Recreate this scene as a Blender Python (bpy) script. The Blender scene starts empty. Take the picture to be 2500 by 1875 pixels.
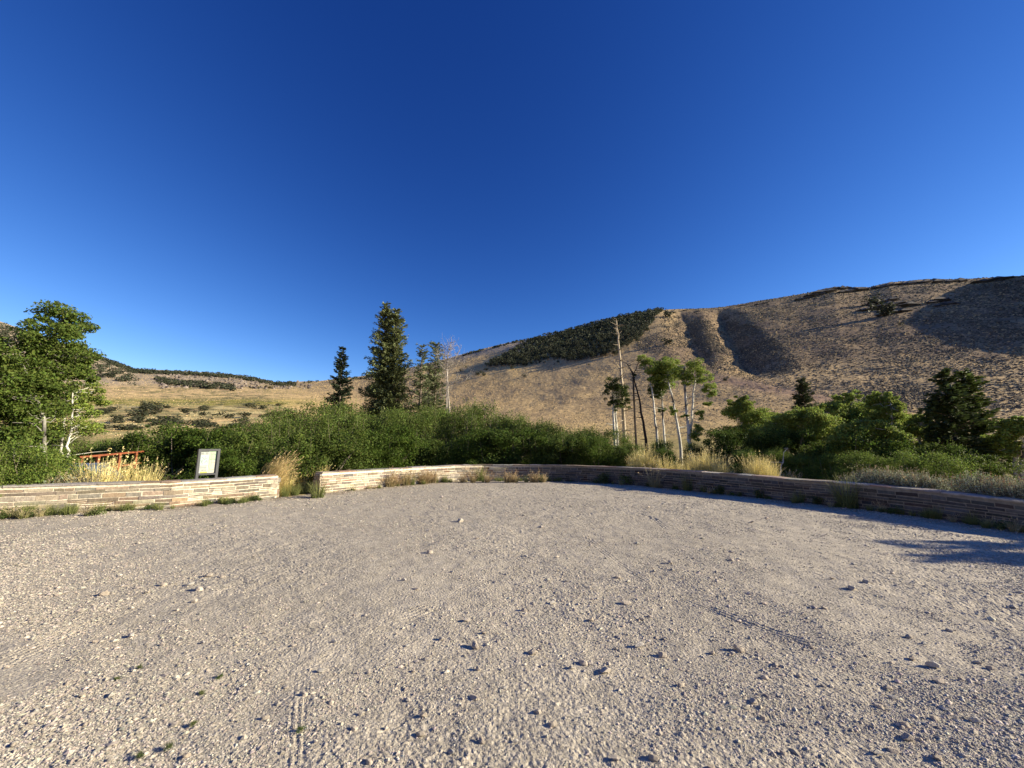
import bpy, math, random
import numpy as np
from mathutils import Vector, Matrix

# ------------------------------------------------------------------ camera, light, exposure
sc = bpy.context.scene
C = sc.collection
CAMZ = 1.55
PITCH = math.radians(8.95)
F = 940.0                                   # focal length in pixels of a 2500 px wide picture
cd = bpy.data.cameras.new('camera')
cam = bpy.data.objects.new('camera', cd); C.objects.link(cam)
cam.location = (0, 0, CAMZ)
cam.rotation_euler = (math.pi/2 + PITCH, 0, 0)
cd.sensor_fit = 'HORIZONTAL'; cd.sensor_width = 36.0; cd.lens = 36.0*F/2500.0
cd.clip_start = 0.05; cd.clip_end = 6000
sc.camera = cam
SKYFIT = ((2.05, .29), (1.58, .365), (1.15, .72))
SUN_EL, SUN_AZ = math.radians(20.0), math.radians(93.0)    # azimuth from +Y towards +X
w = bpy.data.worlds.new('World'); sc.world = w; w.use_nodes = True
nt = w.node_tree; nt.nodes.clear()
sky = nt.nodes.new('ShaderNodeTexSky'); sky.sky_type = 'NISHITA'; sky.sun_disc = False
sky.sun_elevation = SUN_EL; sky.sun_rotation = SUN_AZ
sky.altitude = 2400; sky.air_density = 1.0; sky.dust_density = 0.0; sky.ozone_density = 3.0
bg = nt.nodes.new('ShaderNodeBackground'); bg.inputs['Strength'].default_value = 0.10
wo = nt.nodes.new('ShaderNodeOutputWorld'); sp = nt.nodes.new('ShaderNodeSeparateColor'); cb = nt.nodes.new('ShaderNodeCombineColor')
nt.links.new(sky.outputs[0], sp.inputs[0])
for ch, (pw_, gn) in enumerate(SKYFIT):           # deep, saturated high-altitude blue
    a_ = nt.nodes.new('ShaderNodeMath'); a_.operation = 'POWER'; a_.inputs[1].default_value = pw_; nt.links.new(sp.outputs[ch], a_.inputs[0])
    b_ = nt.nodes.new('ShaderNodeMath'); b_.operation = 'MULTIPLY'; b_.inputs[1].default_value = gn; nt.links.new(a_.outputs[0], b_.inputs[0])
    c_ = nt.nodes.new('ShaderNodeMath'); c_.operation = 'MINIMUM'; c_.inputs[1].default_value = (7, 10, 14)[ch]; nt.links.new(b_.outputs[0], c_.inputs[0]); nt.links.new(c_.outputs[0], cb.inputs[ch])
nt.links.new(cb.outputs[0], bg.inputs[0]); nt.links.new(bg.outputs[0], wo.inputs[0])
sd = bpy.data.lights.new('sun', 'SUN'); sd.energy = 5.0; sd.angle = math.radians(0.5); sd.color = (1.0, 0.88, 0.67)
sun = bpy.data.objects.new('sun', sd); C.objects.link(sun)
SDIR = Vector((math.cos(SUN_EL)*math.sin(SUN_AZ), math.cos(SUN_EL)*math.cos(SUN_AZ), math.sin(SUN_EL)))
sun.rotation_euler = SDIR.to_track_quat('Z', 'Y').to_euler(); sun.location = (60, 0, 40)
sc.view_settings.view_transform = 'Standard'; sc.view_settings.look = 'None'
sc.view_settings.exposure = 1.05; sc.view_settings.gamma = 1.0; sc.view_settings.use_curve_mapping = False
sc.cycles.max_bounces = 6; sc.cycles.diffuse_bounces = 3; sc.cycles.transmission_bounces = 4; sc.cycles.use_denoising = True

# ------------------------------------------------------------------ helpers
RS = np.random.RandomState
def noise_tab(seed): return RS(seed).rand(256, 256)
_T = [noise_tab(100+i) for i in range(8)]
def vnoise(x, y, k=0):
    T = _T[k % 8]
    xi = np.floor(x).astype(np.int64); yi = np.floor(y).astype(np.int64)
    fx = x-xi; fy = y-yi; fx = fx*fx*(3-2*fx); fy = fy*fy*(3-2*fy)
    a = T[xi & 255, yi & 255]; b = T[(xi+1) & 255, yi & 255]; c = T[xi & 255, (yi+1) & 255]; d = T[(xi+1) & 255, (yi+1) & 255]
    return (a*(1-fx)+b*fx)*(1-fy)+(c*(1-fx)+d*fx)*fy
def fbm(x, y, s, octv=4, k=0, gain=0.5):
    v = 0; a = 1; t = 0
    for i in range(octv):
        v = v+a*(vnoise(x/s+17.3*i, y/s-9.1*i, k+i)-0.5); t += a; a *= gain; s = s*0.49
    return v/t*2
def ray(px, py):                            # pixel of the 2500 x 1875 photograph -> azimuth, tan(elevation)
    px = np.asarray(px, float); py = np.asarray(py, float)
    u = (px-1250)/F; v = -(py-937.5)/F
    fw = math.cos(PITCH)-math.sin(PITCH)*v; up = math.sin(PITCH)+math.cos(PITCH)*v
    return np.arctan2(u, fw), up/np.hypot(u, fw)
def wp(px, py, r):                          # point seen at a pixel at ground distance r
    a, t = ray(px, py); return Vector((float(r*np.sin(a)), float(r*np.cos(a)), float(CAMZ+r*t)))
def gp(px, py, z=0.0):                      # point of the level ground seen at a pixel
    a, t = ray(px, py); r = (z-CAMZ)/t; return float(r*np.sin(a)), float(r*np.cos(a))

def make_mesh(name, V, faces, mat=None, col=None, smooth=False):
    me = bpy.data.meshes.new(name)
    V = np.asarray(V, np.float32).reshape(-1, 3)
    faces = [np.asarray(f, np.int32) for f in faces if len(f)]
    me.vertices.add(len(V)); me.vertices.foreach_set('co', V.ravel())
    nl = sum(f.size for f in faces); npoly = sum(len(f) for f in faces)
    me.loops.add(nl); me.polygons.add(npoly)
    me.loops.foreach_set('vertex_index', np.concatenate([f.ravel() for f in faces]))
    tot = np.concatenate([np.full(len(f), f.shape[1], np.int32) for f in faces])
    st = np.concatenate([[0], np.cumsum(tot)[:-1]]).astype(np.int32)
    me.polygons.foreach_set('loop_start', st); me.polygons.foreach_set('loop_total', tot)
    me.polygons.foreach_set('use_smooth', np.full(npoly, bool(smooth)))
    me.update(calc_edges=True)
    if col is not None:
        col = np.asarray(col, np.float32)
        if col.shape[1] == 3: col = np.hstack([col, np.ones((len(col), 1), np.float32)])
        at = me.color_attributes.new('Col', 'FLOAT_COLOR', 'POINT'); at.data.foreach_set('color', col.ravel())
    if mat: me.materials.append(mat)
    return me
def link(name, me, parent=None, loc=None):
    o = bpy.data.objects.new(name, me); C.objects.link(o)
    if parent: o.parent = parent
    if loc is not None: o.location = loc
    return o
def tag(o, label=None, cat=None, group=None, kind=None):
    if label: o['label'] = label
    if cat: o['category'] = cat
    if group: o['group'] = group
    if kind: o['kind'] = kind
    return o
def empty(name, loc=(0, 0, 0), label=None, cat=None, group=None, rz=0, s=1):
    o = bpy.data.objects.new(name, None); C.objects.link(o); o.location = loc; o.rotation_euler = (0, 0, rz)
    o.scale = (s, s, s) if not hasattr(s, '__len__') else s
    o.empty_display_size = 0.2
    return tag(o, label, cat, group)
class Geo:
    def __init__(s): s.V = []; s.Q = []; s.T = []; s.C = []; s.n = 0
    def add(s, V, Q=None, T=None, col=None):
        V = np.asarray(V, float).reshape(-1, 3)
        if Q is not None and len(Q): s.Q.append(np.asarray(Q)+s.n)
        if T is not None and len(T): s.T.append(np.asarray(T)+s.n)
        s.V.append(V); s.n += len(V)
        if col is not None:
            col = np.asarray(col, float)
            s.C.append(np.tile(col, (len(V), 1)) if col.ndim == 1 else col)
        return s
    def box(s, c, size, rz=0, col=None, jit=0, rng=None):
        c = np.asarray(c, float); h = np.asarray(size, float)/2
        P = np.array([(x, y, z) for z in (-1, 1) for y in (-1, 1) for x in (-1, 1)], float)*h
        if jit: P = P+rng.uniform(-jit, jit, P.shape)
        cs, sn = math.cos(rz), math.sin(rz)
        P = np.stack([P[:, 0]*cs-P[:, 1]*sn, P[:, 0]*sn+P[:, 1]*cs, P[:, 2]], 1)+c
        return s.add(P, Q=[(0, 2, 3, 1), (4, 5, 7, 6), (0, 1, 5, 4), (2, 6, 7, 3), (0, 4, 6, 2), (1, 3, 7, 5)], col=col)
    def tube(s, pts, rad, n=6, col=None):
        P = np.asarray(pts, float); m = len(P); rad = np.broadcast_to(np.asarray(rad, float), (m,))
        t = np.gradient(P, axis=0); t /= np.linalg.norm(t, axis=1)[:, None]+1e-9
        ref = np.array([1., 0, 0]) if abs(t[0][0]) < .8 else np.array([0, 1., 0])
        a = np.cross(t, ref); a /= np.linalg.norm(a, axis=1)[:, None]+1e-9; b = np.cross(t, a)
        th = np.arange(n)*2*math.pi/n
        V = P[:, None]+rad[:, None, None]*(np.cos(th)[None, :, None]*a[:, None]+np.sin(th)[None, :, None]*b[:, None])
        i = np.arange(m-1)[:, None]*n; j = np.arange(n)[None]; k = (j+1) % n
        Q = np.stack([i+j, i+k, i+n+k, i+n+j], -1).reshape(-1, 4)
        c = col
        if col is not None and np.ndim(col) == 2: c = np.repeat(np.asarray(col), n, axis=0)
        return s.add(V.reshape(-1, 3), Q=Q, T=[(0, (q+2) % n, (q+1) % n) for q in range(0, 0)], col=c)
    def mesh(s, name, mat, smooth=False):
        f = []
        if s.Q: f.append(np.vstack(s.Q))
        if s.T: f.append(np.vstack(s.T))
        col = np.vstack(s.C) if s.C else None
        return make_mesh(name, np.vstack(s.V), f, mat, col, smooth)
def leaves(g, P, size, rng, col, up=0.25, asp=0.55, out=None, var=0.3, hue=0.12):
    """one folded-flat leaf quad at every point P"""
    n = len(P)
    nrm = rng.normal(size=(n, 3)); nrm /= np.linalg.norm(nrm, axis=1)[:, None]
    nrm[:, 2] = nrm[:, 2]+up
    if out is not None: nrm = nrm+out*0.8
    nrm /= np.linalg.norm(nrm, axis=1)[:, None]
    r = rng.normal(size=(n, 3)); u = np.cross(nrm, r); u /= np.linalg.norm(u, axis=1)[:, None]; v = np.cross(nrm, u)
    s = (size*rng.uniform(.65, 1.35, n))[:, None]
    V = np.stack([P-u*s*.5, P+v*s*asp*.5-u*s*.05, P+u*s*.5, P-v*s*asp*.5-u*s*.05], 1)
    base = np.asarray(col)[None]*(1+rng.uniform(-var, var, (n, 1)))
    base = base*(1+rng.uniform(-hue, hue, (n, 3)))
    g.add(V.reshape(-1, 3), Q=np.arange(n*4).reshape(n, 4), col=np.repeat(np.clip(base, 0, 1), 4, axis=0))

# ------------------------------------------------------------------ materials
def nmat(name):
    m = bpy.data.materials.new(name); m.use_nodes = True; m.node_tree.nodes.clear(); return m, m.node_tree
def mat_attr(name, rough=0.85, transl=0.0, noise=None, bump=0.0, bscale=30, tint=(1, 1, 1), spec=0.2):
    m, t = nmat(name); N = t.nodes; L = t.links
    at = N.new('ShaderNodeAttribute'); at.attribute_name = 'Col'
    colout = at.outputs['Color']
    tc = N.new('ShaderNodeTexCoord')
    if name == 'gravel_ground':
        n0 = N.new('ShaderNodeTexNoise'); n0.inputs['Scale'].default_value = 11; n0.inputs['Detail'].default_value = 8; n0.inputs['Roughness'].default_value = .8; L.new(tc.outputs['Object'], n0.inputs['Vector'])
        m0 = N.new('ShaderNodeMapRange'); m0.inputs[1].default_value = .35; m0.inputs[2].default_value = .65; m0.inputs[3].default_value = .8; m0.inputs[4].default_value = 1.15; L.new(n0.outputs['Fac'], m0.inputs[0])
        x0 = N.new('ShaderNodeVectorMath'); x0.operation = 'SCALE'; L.new(colout, x0.inputs[0]); L.new(m0.outputs[0], x0.inputs['Scale']); colout = x0.outputs[0]
    if noise:
        nz = N.new('ShaderNodeTexNoise'); nz.inputs['Scale'].default_value = noise[0]; nz.inputs['Detail'].default_value = 6
        L.new(tc.outputs['Object'], nz.inputs['Vector'])
        mr = N.new('ShaderNodeMapRange'); mr.inputs[1].default_value = .3; mr.inputs[2].default_value = .7
        mr.inputs[3].default_value = 1-noise[1]; mr.inputs[4].default_value = 1+noise[1]
        L.new(nz.outputs['Fac'], mr.inputs[0])
        mx = N.new('ShaderNodeVectorMath'); mx.operation = 'SCALE'
        L.new(colout, mx.inputs[0]); L.new(mr.outputs[0], mx.inputs['Scale']); colout = mx.outputs[0]
    p = N.new('ShaderNodeBsdfPrincipled'); p.inputs['Roughness'].default_value = rough; p.inputs['Specular IOR Level'].default_value = spec
    L.new(colout, p.inputs['Base Color'])
    o = N.new('ShaderNodeOutputMaterial')
    if bump:
        bn = N.new('ShaderNodeTexNoise'); bn.inputs['Scale'].default_value = bscale; bn.inputs['Detail'].default_value = 5
        L.new(tc.outputs['Object'], bn.inputs['Vector'])
        bp = N.new('ShaderNodeBump'); bp.inputs['Strength'].default_value = 1.0; bp.inputs['Distance'].default_value = bump
        L.new(bn.outputs['Fac'], bp.inputs['Height']); L.new(bp.outputs[0], p.inputs['Normal'])
    if transl:
        tr = N.new('ShaderNodeBsdfTranslucent'); L.new(colout, tr.inputs['Color'])
        ms = N.new('ShaderNodeMixShader'); ms.inputs[0].default_value = transl
        L.new(p.outputs[0], ms.inputs[1]); L.new(tr.outputs[0], ms.inputs[2]); L.new(ms.outputs[0], o.inputs[0])
    else: L.new(p.outputs[0], o.inputs[0])
    return m
def mat_flat(name, col, rough=0.6, metal=0.0, noise=(8, .15), bump=0.0, bscale=40, spec=.4):
    m, t = nmat(name); N = t.nodes; L = t.links
    tc = N.new('ShaderNodeTexCoord'); nz = N.new('ShaderNodeTexNoise'); nz.inputs['Scale'].default_value = noise[0]; nz.inputs['Detail'].default_value = 6
    L.new(tc.outputs['Object'], nz.inputs['Vector'])
    cr = N.new('ShaderNodeValToRGB'); cr.color_ramp.elements[0].position = .3; cr.color_ramp.elements[1].position = .7
    cr.color_ramp.elements[0].color = tuple(c*(1-noise[1]) for c in col)+(1,); cr.color_ramp.elements[1].color = tuple(min(1, c*(1+noise[1])) for c in col)+(1,)
    L.new(nz.outputs['Fac'], cr.inputs[0])
    p = N.new('ShaderNodeBsdfPrincipled'); p.inputs['Roughness'].default_value = rough; p.inputs['Metallic'].default_value = metal; p.inputs['Specular IOR Level'].default_value = spec
    L.new(cr.outputs[0], p.inputs['Base Color'])
    if bump:
        bn = N.new('ShaderNodeTexNoise'); bn.inputs['Scale'].default_value = bscale; bn.inputs['Detail'].default_value = 4
        L.new(tc.outputs['Object'], bn.inputs['Vector'])
        bp = N.new('ShaderNodeBump'); bp.inputs['Strength'].default_value = 1.0; bp.inputs['Distance'].default_value = bump
        L.new(bn.outputs['Fac'], bp.inputs['Height']); L.new(bp.outputs[0], p.inputs['Normal'])
    o = N.new('ShaderNodeOutputMaterial'); L.new(p.outputs[0], o.inputs[0])
    return m
M_LEAF = mat_attr('leaf', rough=.6, transl=.40, spec=.10)
M_NEEDLE = mat_attr('needle', rough=.7, transl=.2, spec=.2)
M_GRASS = mat_attr('dry_grass', rough=.7, transl=.25, spec=.2)
M_BARK = mat_attr('bark', rough=.85, noise=(9, .3), bump=.01, bscale=14)
M_GRAVEL = mat_attr('gravel_ground', rough=.95, noise=(55, .30), bump=.015, bscale=50, spec=.1)
M_STONE = mat_attr('loose_stone', rough=.9, noise=(22, .22), bump=.004, bscale=60, spec=.2)
M_TERR = mat_attr('hillside', rough=.95, noise=(.35, .22), bump=.35, bscale=.6, spec=.05)
M_WALL = mat_attr('wall_stone', rough=.9, noise=(14, .22), bump=.008, bscale=30, spec=.15)

# ------------------------------------------------------------------ wall line (x px, y px of the top edge, depth in metres)
WL = [(-520, 1200, 7.3), (-250, 1194, 7.9), (0, 1186.5, 8.6), (200, 1181, 9.2), (420, 1174.5, 10.0), (560, 1167, 10.9), (680, 1158.5, 11.75)]
WR = [(787, 1153, 12.75), (860, 1149, 13.6), (951, 1144, 14.8), (1040, 1139, 16.0), (1114, 1135.5, 16.9), (1180, 1134.5, 17.3), (1250, 1134.5, 17.35), (1340, 1135, 17.2),
      (1420, 1136.5, 16.8), (1565, 1142, 15.2), (1709, 1151, 13.2), (1820, 1159, 12.0), (1913, 1167.5, 11.1), (2080, 1179, 9.9), (2282, 1198, 8.5), (2500, 1224, 7.3), (2700, 1250, 6.5)]
def wallpt(px, py, d):
    a, t = ray(px, py); r = d/np.cos(a); return np.array([float(r*np.sin(a)), float(d), float(CAMZ+r*t)])
PL = [wallpt(*q) for q in WL]; PR = [wallpt(*q) for q in WR]
PR.append(np.array([PR[-1][0]+4.0, PR[-1][1]-1.6, .45])); PR.append(np.array([PR[-1][0]+6, PR[-1][1]-2.5, .45]))
PL.insert(0, np.array([PL[0][0]-5, PL[0][1]-1.4, .62]))
LINE = np.array(PL+PR)
_la = np.arctan2(LINE[:, 0], LINE[:, 1]); _lr = np.hypot(LINE[:, 0], LINE[:, 1])
def rwall(az):
    return np.interp(az, np.concatenate([[-3.2, _la[0]-.12], _la, [_la[-1]+.15, 3.2]]), np.concatenate([[34, 26], _lr, [24, 34]]))

# ------------------------------------------------------------------ terrain table (azimuth, log distance)
SKY = [(-700, 640), (-300, 700), (0, 785), (110, 822), (226, 862), (328, 900), (497, 909), (588, 917), (678, 933), (780, 930), (881, 920), (994, 900), (1107, 872), (1175, 853), (1243, 836), (1345, 818), (1424, 797),
       (1514, 773), (1600, 758), (1639, 755), (1700, 754), (1763, 750), (1853, 734), (1966, 716), (2034, 700), (2124, 701), (2170, 689), (2260, 681), (2350, 681), (2407, 678), (2500, 673), (2700, 660), (3100, 610), (3800, 560)]
COLX = np.array([-700, 0, 250, 500, 750, 1000, 1250, 1500, 1750, 2000, 2250, 2500, 3100, 3800], float)
RRX = [850, 850, 880, 880, 760, 570, 500, 500, 510, 520, 530, 540, 560, 600]
LAY = {45: [1125]*14,
       90: [1060, 1060, 1060, 1062, 1060, 1055, 1055, 1055, 1055, 1055, 1060, 1065, 1065, 1065],
       180: [1010, 1010, 1008, 1008, 1010, 1000, 985, 985, 985, 990, 1000, 1010, 1000, 1000],
       300: [975, 975, 978, 980, 975, 950, 908, 905, 925, 950, 975, 985, 960, 940]}
MID = [880, 905, 925, 938, 945, 918, 868, 838, 852, 848, 835, 845, 800, 780]
NA, NR = 1500, 620
AZ = np.concatenate([np.linspace(-math.pi, -1.25, 90, endpoint=False), np.linspace(-1.25, 1.25, NA), np.linspace(1.25, math.pi, 91)[1:]])
LR = np.linspace(math.log(2.5), math.log(2600), NR); R = np.exp(LR)
def gsm(A, s, ax):
    k = np.exp(-0.5*(np.arange(-int(3*s), int(3*s)+1)/s)**2); k /= k.sum()
    pad = [(0, 0), (0, 0)]; pad[ax] = (len(k)//2, len(k)//2)
    B = np.pad(A, pad, mode='edge'); return np.apply_along_axis(lambda q: np.convolve(q, k, 'valid'), ax, B)
def layer(cols, ys):
    a, t = ray(cols, ys); return np.interp(AZ, a, t)
skx = np.array(SKY, float)
tsky = layer(skx[:, 0], skx[:, 1])
ridge_r = np.interp(AZ, ray(COLX, 800)[0], RRX)
L = len(AZ)
side = np.interp(AZ, ray([-700, 250, 700, 1400, 1900, 2500], [1150]*6)[0], [.25, .2, .0, .05, .3, .32])
rw = rwall(AZ)
zc = []; rc = []
def putl(r, z): rc.append(np.broadcast_to(r, (L,)).copy()); zc.append(np.broadcast_to(z, (L,)).copy())
putl(2.0, -.12); putl(rw+.06, -.12); putl(rw+.36, side); putl(rw+5, side*.7-.15); putl(rw+12, side*.4-.7)
for r_ in (45, 90, 180, 300):
    putl(r_, CAMZ+r_*layer(COLX, LAY[r_]))
rm = (300+ridge_r)/2
putl(rm, CAMZ+rm*layer(COLX, MID)); putl(ridge_r, CAMZ+ridge_r*tsky)
putl(ridge_r*1.3, (CAMZ+ridge_r*tsky)*.9); putl(ridge_r*2.0, (CAMZ+ridge_r*tsky)*.55); putl(2700, 5)
rc = np.array(rc); zc = np.array(zc)
Z = np.empty((L, NR))
for i in range(L): Z[i] = np.interp(R, rc[:, i], zc[:, i])
# the right hill is one broad slope that the low sun just grazes
XX = R[None]*np.sin(AZ)[:, None]; YY = R[None]*np.cos(AZ)[:, None]
PLN = .20*XX+.37*YY-50
base = np.clip(3.6+(R[None]-90)*.05, -3, 12)
soft = base+8*np.logaddexp(0, (PLN-base)/8)
soft = np.where(R[None] > ridge_r[:, None], soft[np.arange(L)[:, None], np.minimum(np.arange(NR)[None], np.searchsorted(R, ridge_r)[:, None])]-(R[None]-ridge_r[:, None])*.12, soft)
wgt = np.clip((AZ-float(ray(640, 950)[0]))/(float(ray(960, 950)[0])-float(ray(640, 950)[0])), 0, 1)*np.clip((1.9-AZ)/.3, 0, 1)
wgt = (wgt*wgt*(3-2*wgt))[:, None]*np.clip((R[None]-70)/60, 0, 1)
Z = Z*(1-wgt)+soft*wgt
nearm = (R[None] < rw[:, None]+3)
Zs = gsm(gsm(Z, 9, 1), 7, 0)
bl = np.clip((R[None]-rw[:, None]-6)/18, 0, 1)
Z = Z*(1-bl)+Zs*bl
# keep the smoothed ridge at its pixel height
tn = (Z-CAMZ)/R[None]; mxr = tn.max(1); k_ = np.clip((R[None]-.35*ridge_r[:, None])/(.6*ridge_r[:, None]), 0, 1)
Z = Z+(tsky-mxr)[:, None]*R[None]*k_*(R[None] < 2.2*ridge_r[:, None])
far = np.clip((R[None]-70)/120, 0, 1)
rise = np.clip((ridge_r[:, None]*.97-R[None])/80, 0, 1)
Z = Z+far*rise*(fbm(XX, YY, 110, 3, 1)*3.0)+far*(fbm(XX, YY, 14, 4, 3)*.8)
Z = Z+np.clip((R[None]-rw[:, None]-1)/8, 0, 1)*fbm(XX, YY, 4, 3, 5)*.12
# gullies: floor line given as pixels with distance, right bank turns away from the sun
def gully(pts, A, wdt, back):
    global Z
    wdt = np.interp(R, sorted([pts[0][2], pts[-1][2]]), [wdt[1], wdt[0]])[None]
    a = ray([p[0] for p in pts], [p[1] for p in pts])[0]; rr = np.array([p[2] for p in pts])
    o_ = np.argsort(rr); ag = np.interp(R, rr[o_], a[o_])
    amp = np.clip((R-rr.min())/45, 0, 1)*np.clip((rr.max()-R)/50, 0, 1)
    u = (AZ[:, None]-ag[None])/wdt+.22*fbm(XX, YY, 30, 3, 2)*0.5
    f = -np.where(u < 0, np.clip(1+u/back, 0, 1)**1.5, np.clip(1-u, 0, 1)**1.7)
    f = f*(1+.6*fbm(XX, YY, 16, 4, 6))
    Z = Z+A*amp[None]*f
def gpt(*pts): 
    o = []
    for p in pts:
        a, t = ray(p[0], p[1]); sl = .2*math.sin(a)+.37*math.cos(a); o.append((p[0], p[1], min(500, 50/max(.02, sl-float(t)))))
    return o
gully(gpt((1662, 775), (1690, 830), (1725, 880), (1775, 910)), 5.0, (.04, .06), 1.3)
gully(gpt((1752, 762), (1771, 790), (1812, 864), (1860, 925)), 7.5, (.035, .085), .9)
# a shoulder beyond the right edge of the view throws the big shadow
xc = np.maximum(YY*1.45, 150); hs_ = np.interp(YY, [100, 120, 150, 183, 220, 268, 330, 420], [0, 5, 12, 18, 20, 17, 9, 1])
Z = Z+hs_*np.clip((XX-xc)/14, 0, 1)*(YY > 90)
# the hollow by the parked car
cx, cy = wp(186, 1140, 17)[:2]
Z = Z-.95*np.exp(-(((XX-cx)/3.2)**2+((YY-cy)/2.2)**2))
def tz(x, y):
    x = np.asarray(x, float); y = np.asarray(y, float)
    a = np.arctan2(x, y); l = np.clip(np.log(np.hypot(x, y)+1e-6), LR[0], LR[-1]-1e-6)
    j = np.clip(np.searchsorted(AZ, a)-1, 0, L-2); fa = np.clip((a-AZ[j])/(AZ[j+1]-AZ[j]), 0, 1)
    q = (l-LR[0])/(LR[1]-LR[0]); k = np.clip(q.astype(int), 0, NR-2); fr = q-k
    return (Z[j, k]*(1-fr)+Z[j, k+1]*fr)*(1-fa)+(Z[j+1, k]*(1-fr)+Z[j+1, k+1]*fr)*fa
def hit(px, py, rmin=60):                   # where the ray through a pixel meets the terrain
    a, t = ray(np.atleast_1d(px), np.atleast_1d(py)); Rg = np.exp(np.linspace(math.log(rmin), math.log(1500), 900))
    x = Rg[None]*np.sin(a)[:, None]; y = Rg[None]*np.cos(a)[:, None]
    ok = tz(x, y) >= CAMZ+Rg[None]*t[:, None]
    i = np.argmax(ok, 1); r = Rg[i]; good = ok.any(1)
    X = r*np.sin(a); Y = r*np.cos(a); return X, Y, tz(X, Y), r, good
def pix(x, y, z):                           # world -> pixel
    z = z-CAMZ; fw = y*math.cos(PITCH)+z*math.sin(PITCH); up = -y*math.sin(PITCH)+z*math.cos(PITCH)
    return 1250+F*x/fw, 937.5-F*up/fw
def inpoly(px, py, poly):
    P = np.array(poly, float); ins = np.zeros(px.shape, bool); n = len(P)
    for i in range(n):
        x1, y1 = P[i]; x2, y2 = P[(i+1) % n]
        c = ((y1 > py) != (y2 > py)) & (px < (x2-x1)*(py-y1)/(y2-y1+1e-12)+x1); ins ^= c
    return ins
GROVE = [(1000+a/3.16, 740+b/3.16) for a, b in [(580, 490), (680, 440), (860, 330), (1080, 235), (1300, 160), (1480, 100), (1660, 45), (1960, 30), (1950, 60), (1880, 120), (1850, 190), (1760, 300), (1640, 360), (1590, 410), (1440, 430), (1240, 465), (1180, 440), (1080, 440), (920, 490), (800, 490), (600, 500)]]
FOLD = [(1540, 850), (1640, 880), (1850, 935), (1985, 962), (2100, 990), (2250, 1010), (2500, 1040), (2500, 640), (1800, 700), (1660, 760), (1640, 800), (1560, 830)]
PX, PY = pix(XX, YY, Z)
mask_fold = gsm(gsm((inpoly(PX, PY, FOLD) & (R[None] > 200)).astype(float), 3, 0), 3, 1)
# ground cover colours (what grows there)
def lerp(a, b, t): return a*(1-t[..., None])+b*t[..., None]
gold = np.array([.60, .43, .20]); tan_ = np.array([.48, .35, .19]); brown = np.array([.185, .135, .095]); olive = np.array([.17, .165, .065]); pink = np.array([.30, .195, .15]); straw = np.array([.42, .34, .14]); grey = np.array([.27, .235, .2])
n1 = np.clip(.5+fbm(XX, YY, 45, 4, 2)*1.1, 0, 1); n2 = np.clip(.5+fbm(XX, YY, 9, 3, 4)*1.2, 0, 1)
COL = lerp(lerp(np.broadcast_to(gold, Z.shape+(3,)), tan_, n1*.6), brown, n2*.35)
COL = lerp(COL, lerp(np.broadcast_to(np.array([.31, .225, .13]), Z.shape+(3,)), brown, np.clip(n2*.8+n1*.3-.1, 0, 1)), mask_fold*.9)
m = np.exp(-((PY-(888+(PX-1560)*.19))/14)**2)*((PX > 1570) & (PX < 2050)); COL = lerp(COL, pink, m*.7)
lf = np.clip((820-PX)/200, 0, 1)
COL = lerp(COL, tan_*1.05, lf*.6*np.clip((985-PY)/20, 0, 1))
m = lf*np.exp(-((PY-983)/9)**2)*np.clip((PX-150)/100, 0, 1); COL = lerp(COL, np.array([.24, .22, .05]), np.clip(m*1.3, 0, 1)*np.clip(.6+n2, 0, 1))
m = lf*np.clip((PY-990)/12, 0, 1)*(R[None] > 60); COL = lerp(COL, olive*.95, m*np.clip(n1*3-1.0, 0, .95)*np.clip(n2*2, .3, 1)); COL = lerp(COL, olive*.7, m*np.clip(n2*3-1.9, 0, .8)); COL = lerp(COL, straw, m*np.clip(n2*1.2-.6, 0, .8))
n3 = np.clip(.5+fbm(XX, YY, 6, 3, 6)*1.6, 0, 1); COL = lerp(COL, np.array([.13, .125, .06]), lf*np.clip(n3*3-1.75, 0, .8)*(R[None] > 60)); COL = lerp(COL, np.array([.62, .52, .26]), lf*np.clip((PY-985)/10, 0, 1)*np.clip(n2*3-1.7, 0, .7))
m = lf*np.clip((945-PY)/10, 0, 1); COL = lerp(COL, grey*.95, m*.6)
m = np.clip((PX-980)/40, 0, 1)*np.clip((1345-PX)/40, 0, 1)*np.clip((870-PY+(1200-PX)*.2)/12, 0, 1); COL = lerp(COL, grey*1.15, m*.7)
nearc = np.clip(1-(R[None]-60)/60, 0, 1)*np.ones_like(Z); COL = lerp(COL, lerp(np.broadcast_to(np.array([.2, .19, .07]), Z.shape+(3,)), straw*.8, n2), nearc*.8)
m = (R[None] < rw[:, None]+.4); COL[m] = (.33, .28, .22)
ii = np.arange(L-1)[:, None]*NR; jj = np.arange(NR-1)[None]
Q = np.stack([ii+jj, ii+NR+jj, ii+NR+jj+1, ii+jj+1], -1).reshape(-1, 4)
Q = Q[:, ::-1]
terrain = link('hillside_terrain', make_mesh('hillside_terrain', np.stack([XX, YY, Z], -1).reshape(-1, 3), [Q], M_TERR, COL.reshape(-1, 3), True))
tag(terrain, kind='structure')
gx = 3.2
link_inner = link('ground_under_lot', make_mesh('ground_under_lot', [(-gx, -gx, -.13), (gx, -gx, -.13), (gx, gx, -.13), (-gx, gx, -.13)], [np.array([[0, 1, 2, 3]])], M_TERR, np.tile([.33, .28, .22], (4, 1))))
tag(link_inner, kind='structure')

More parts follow.
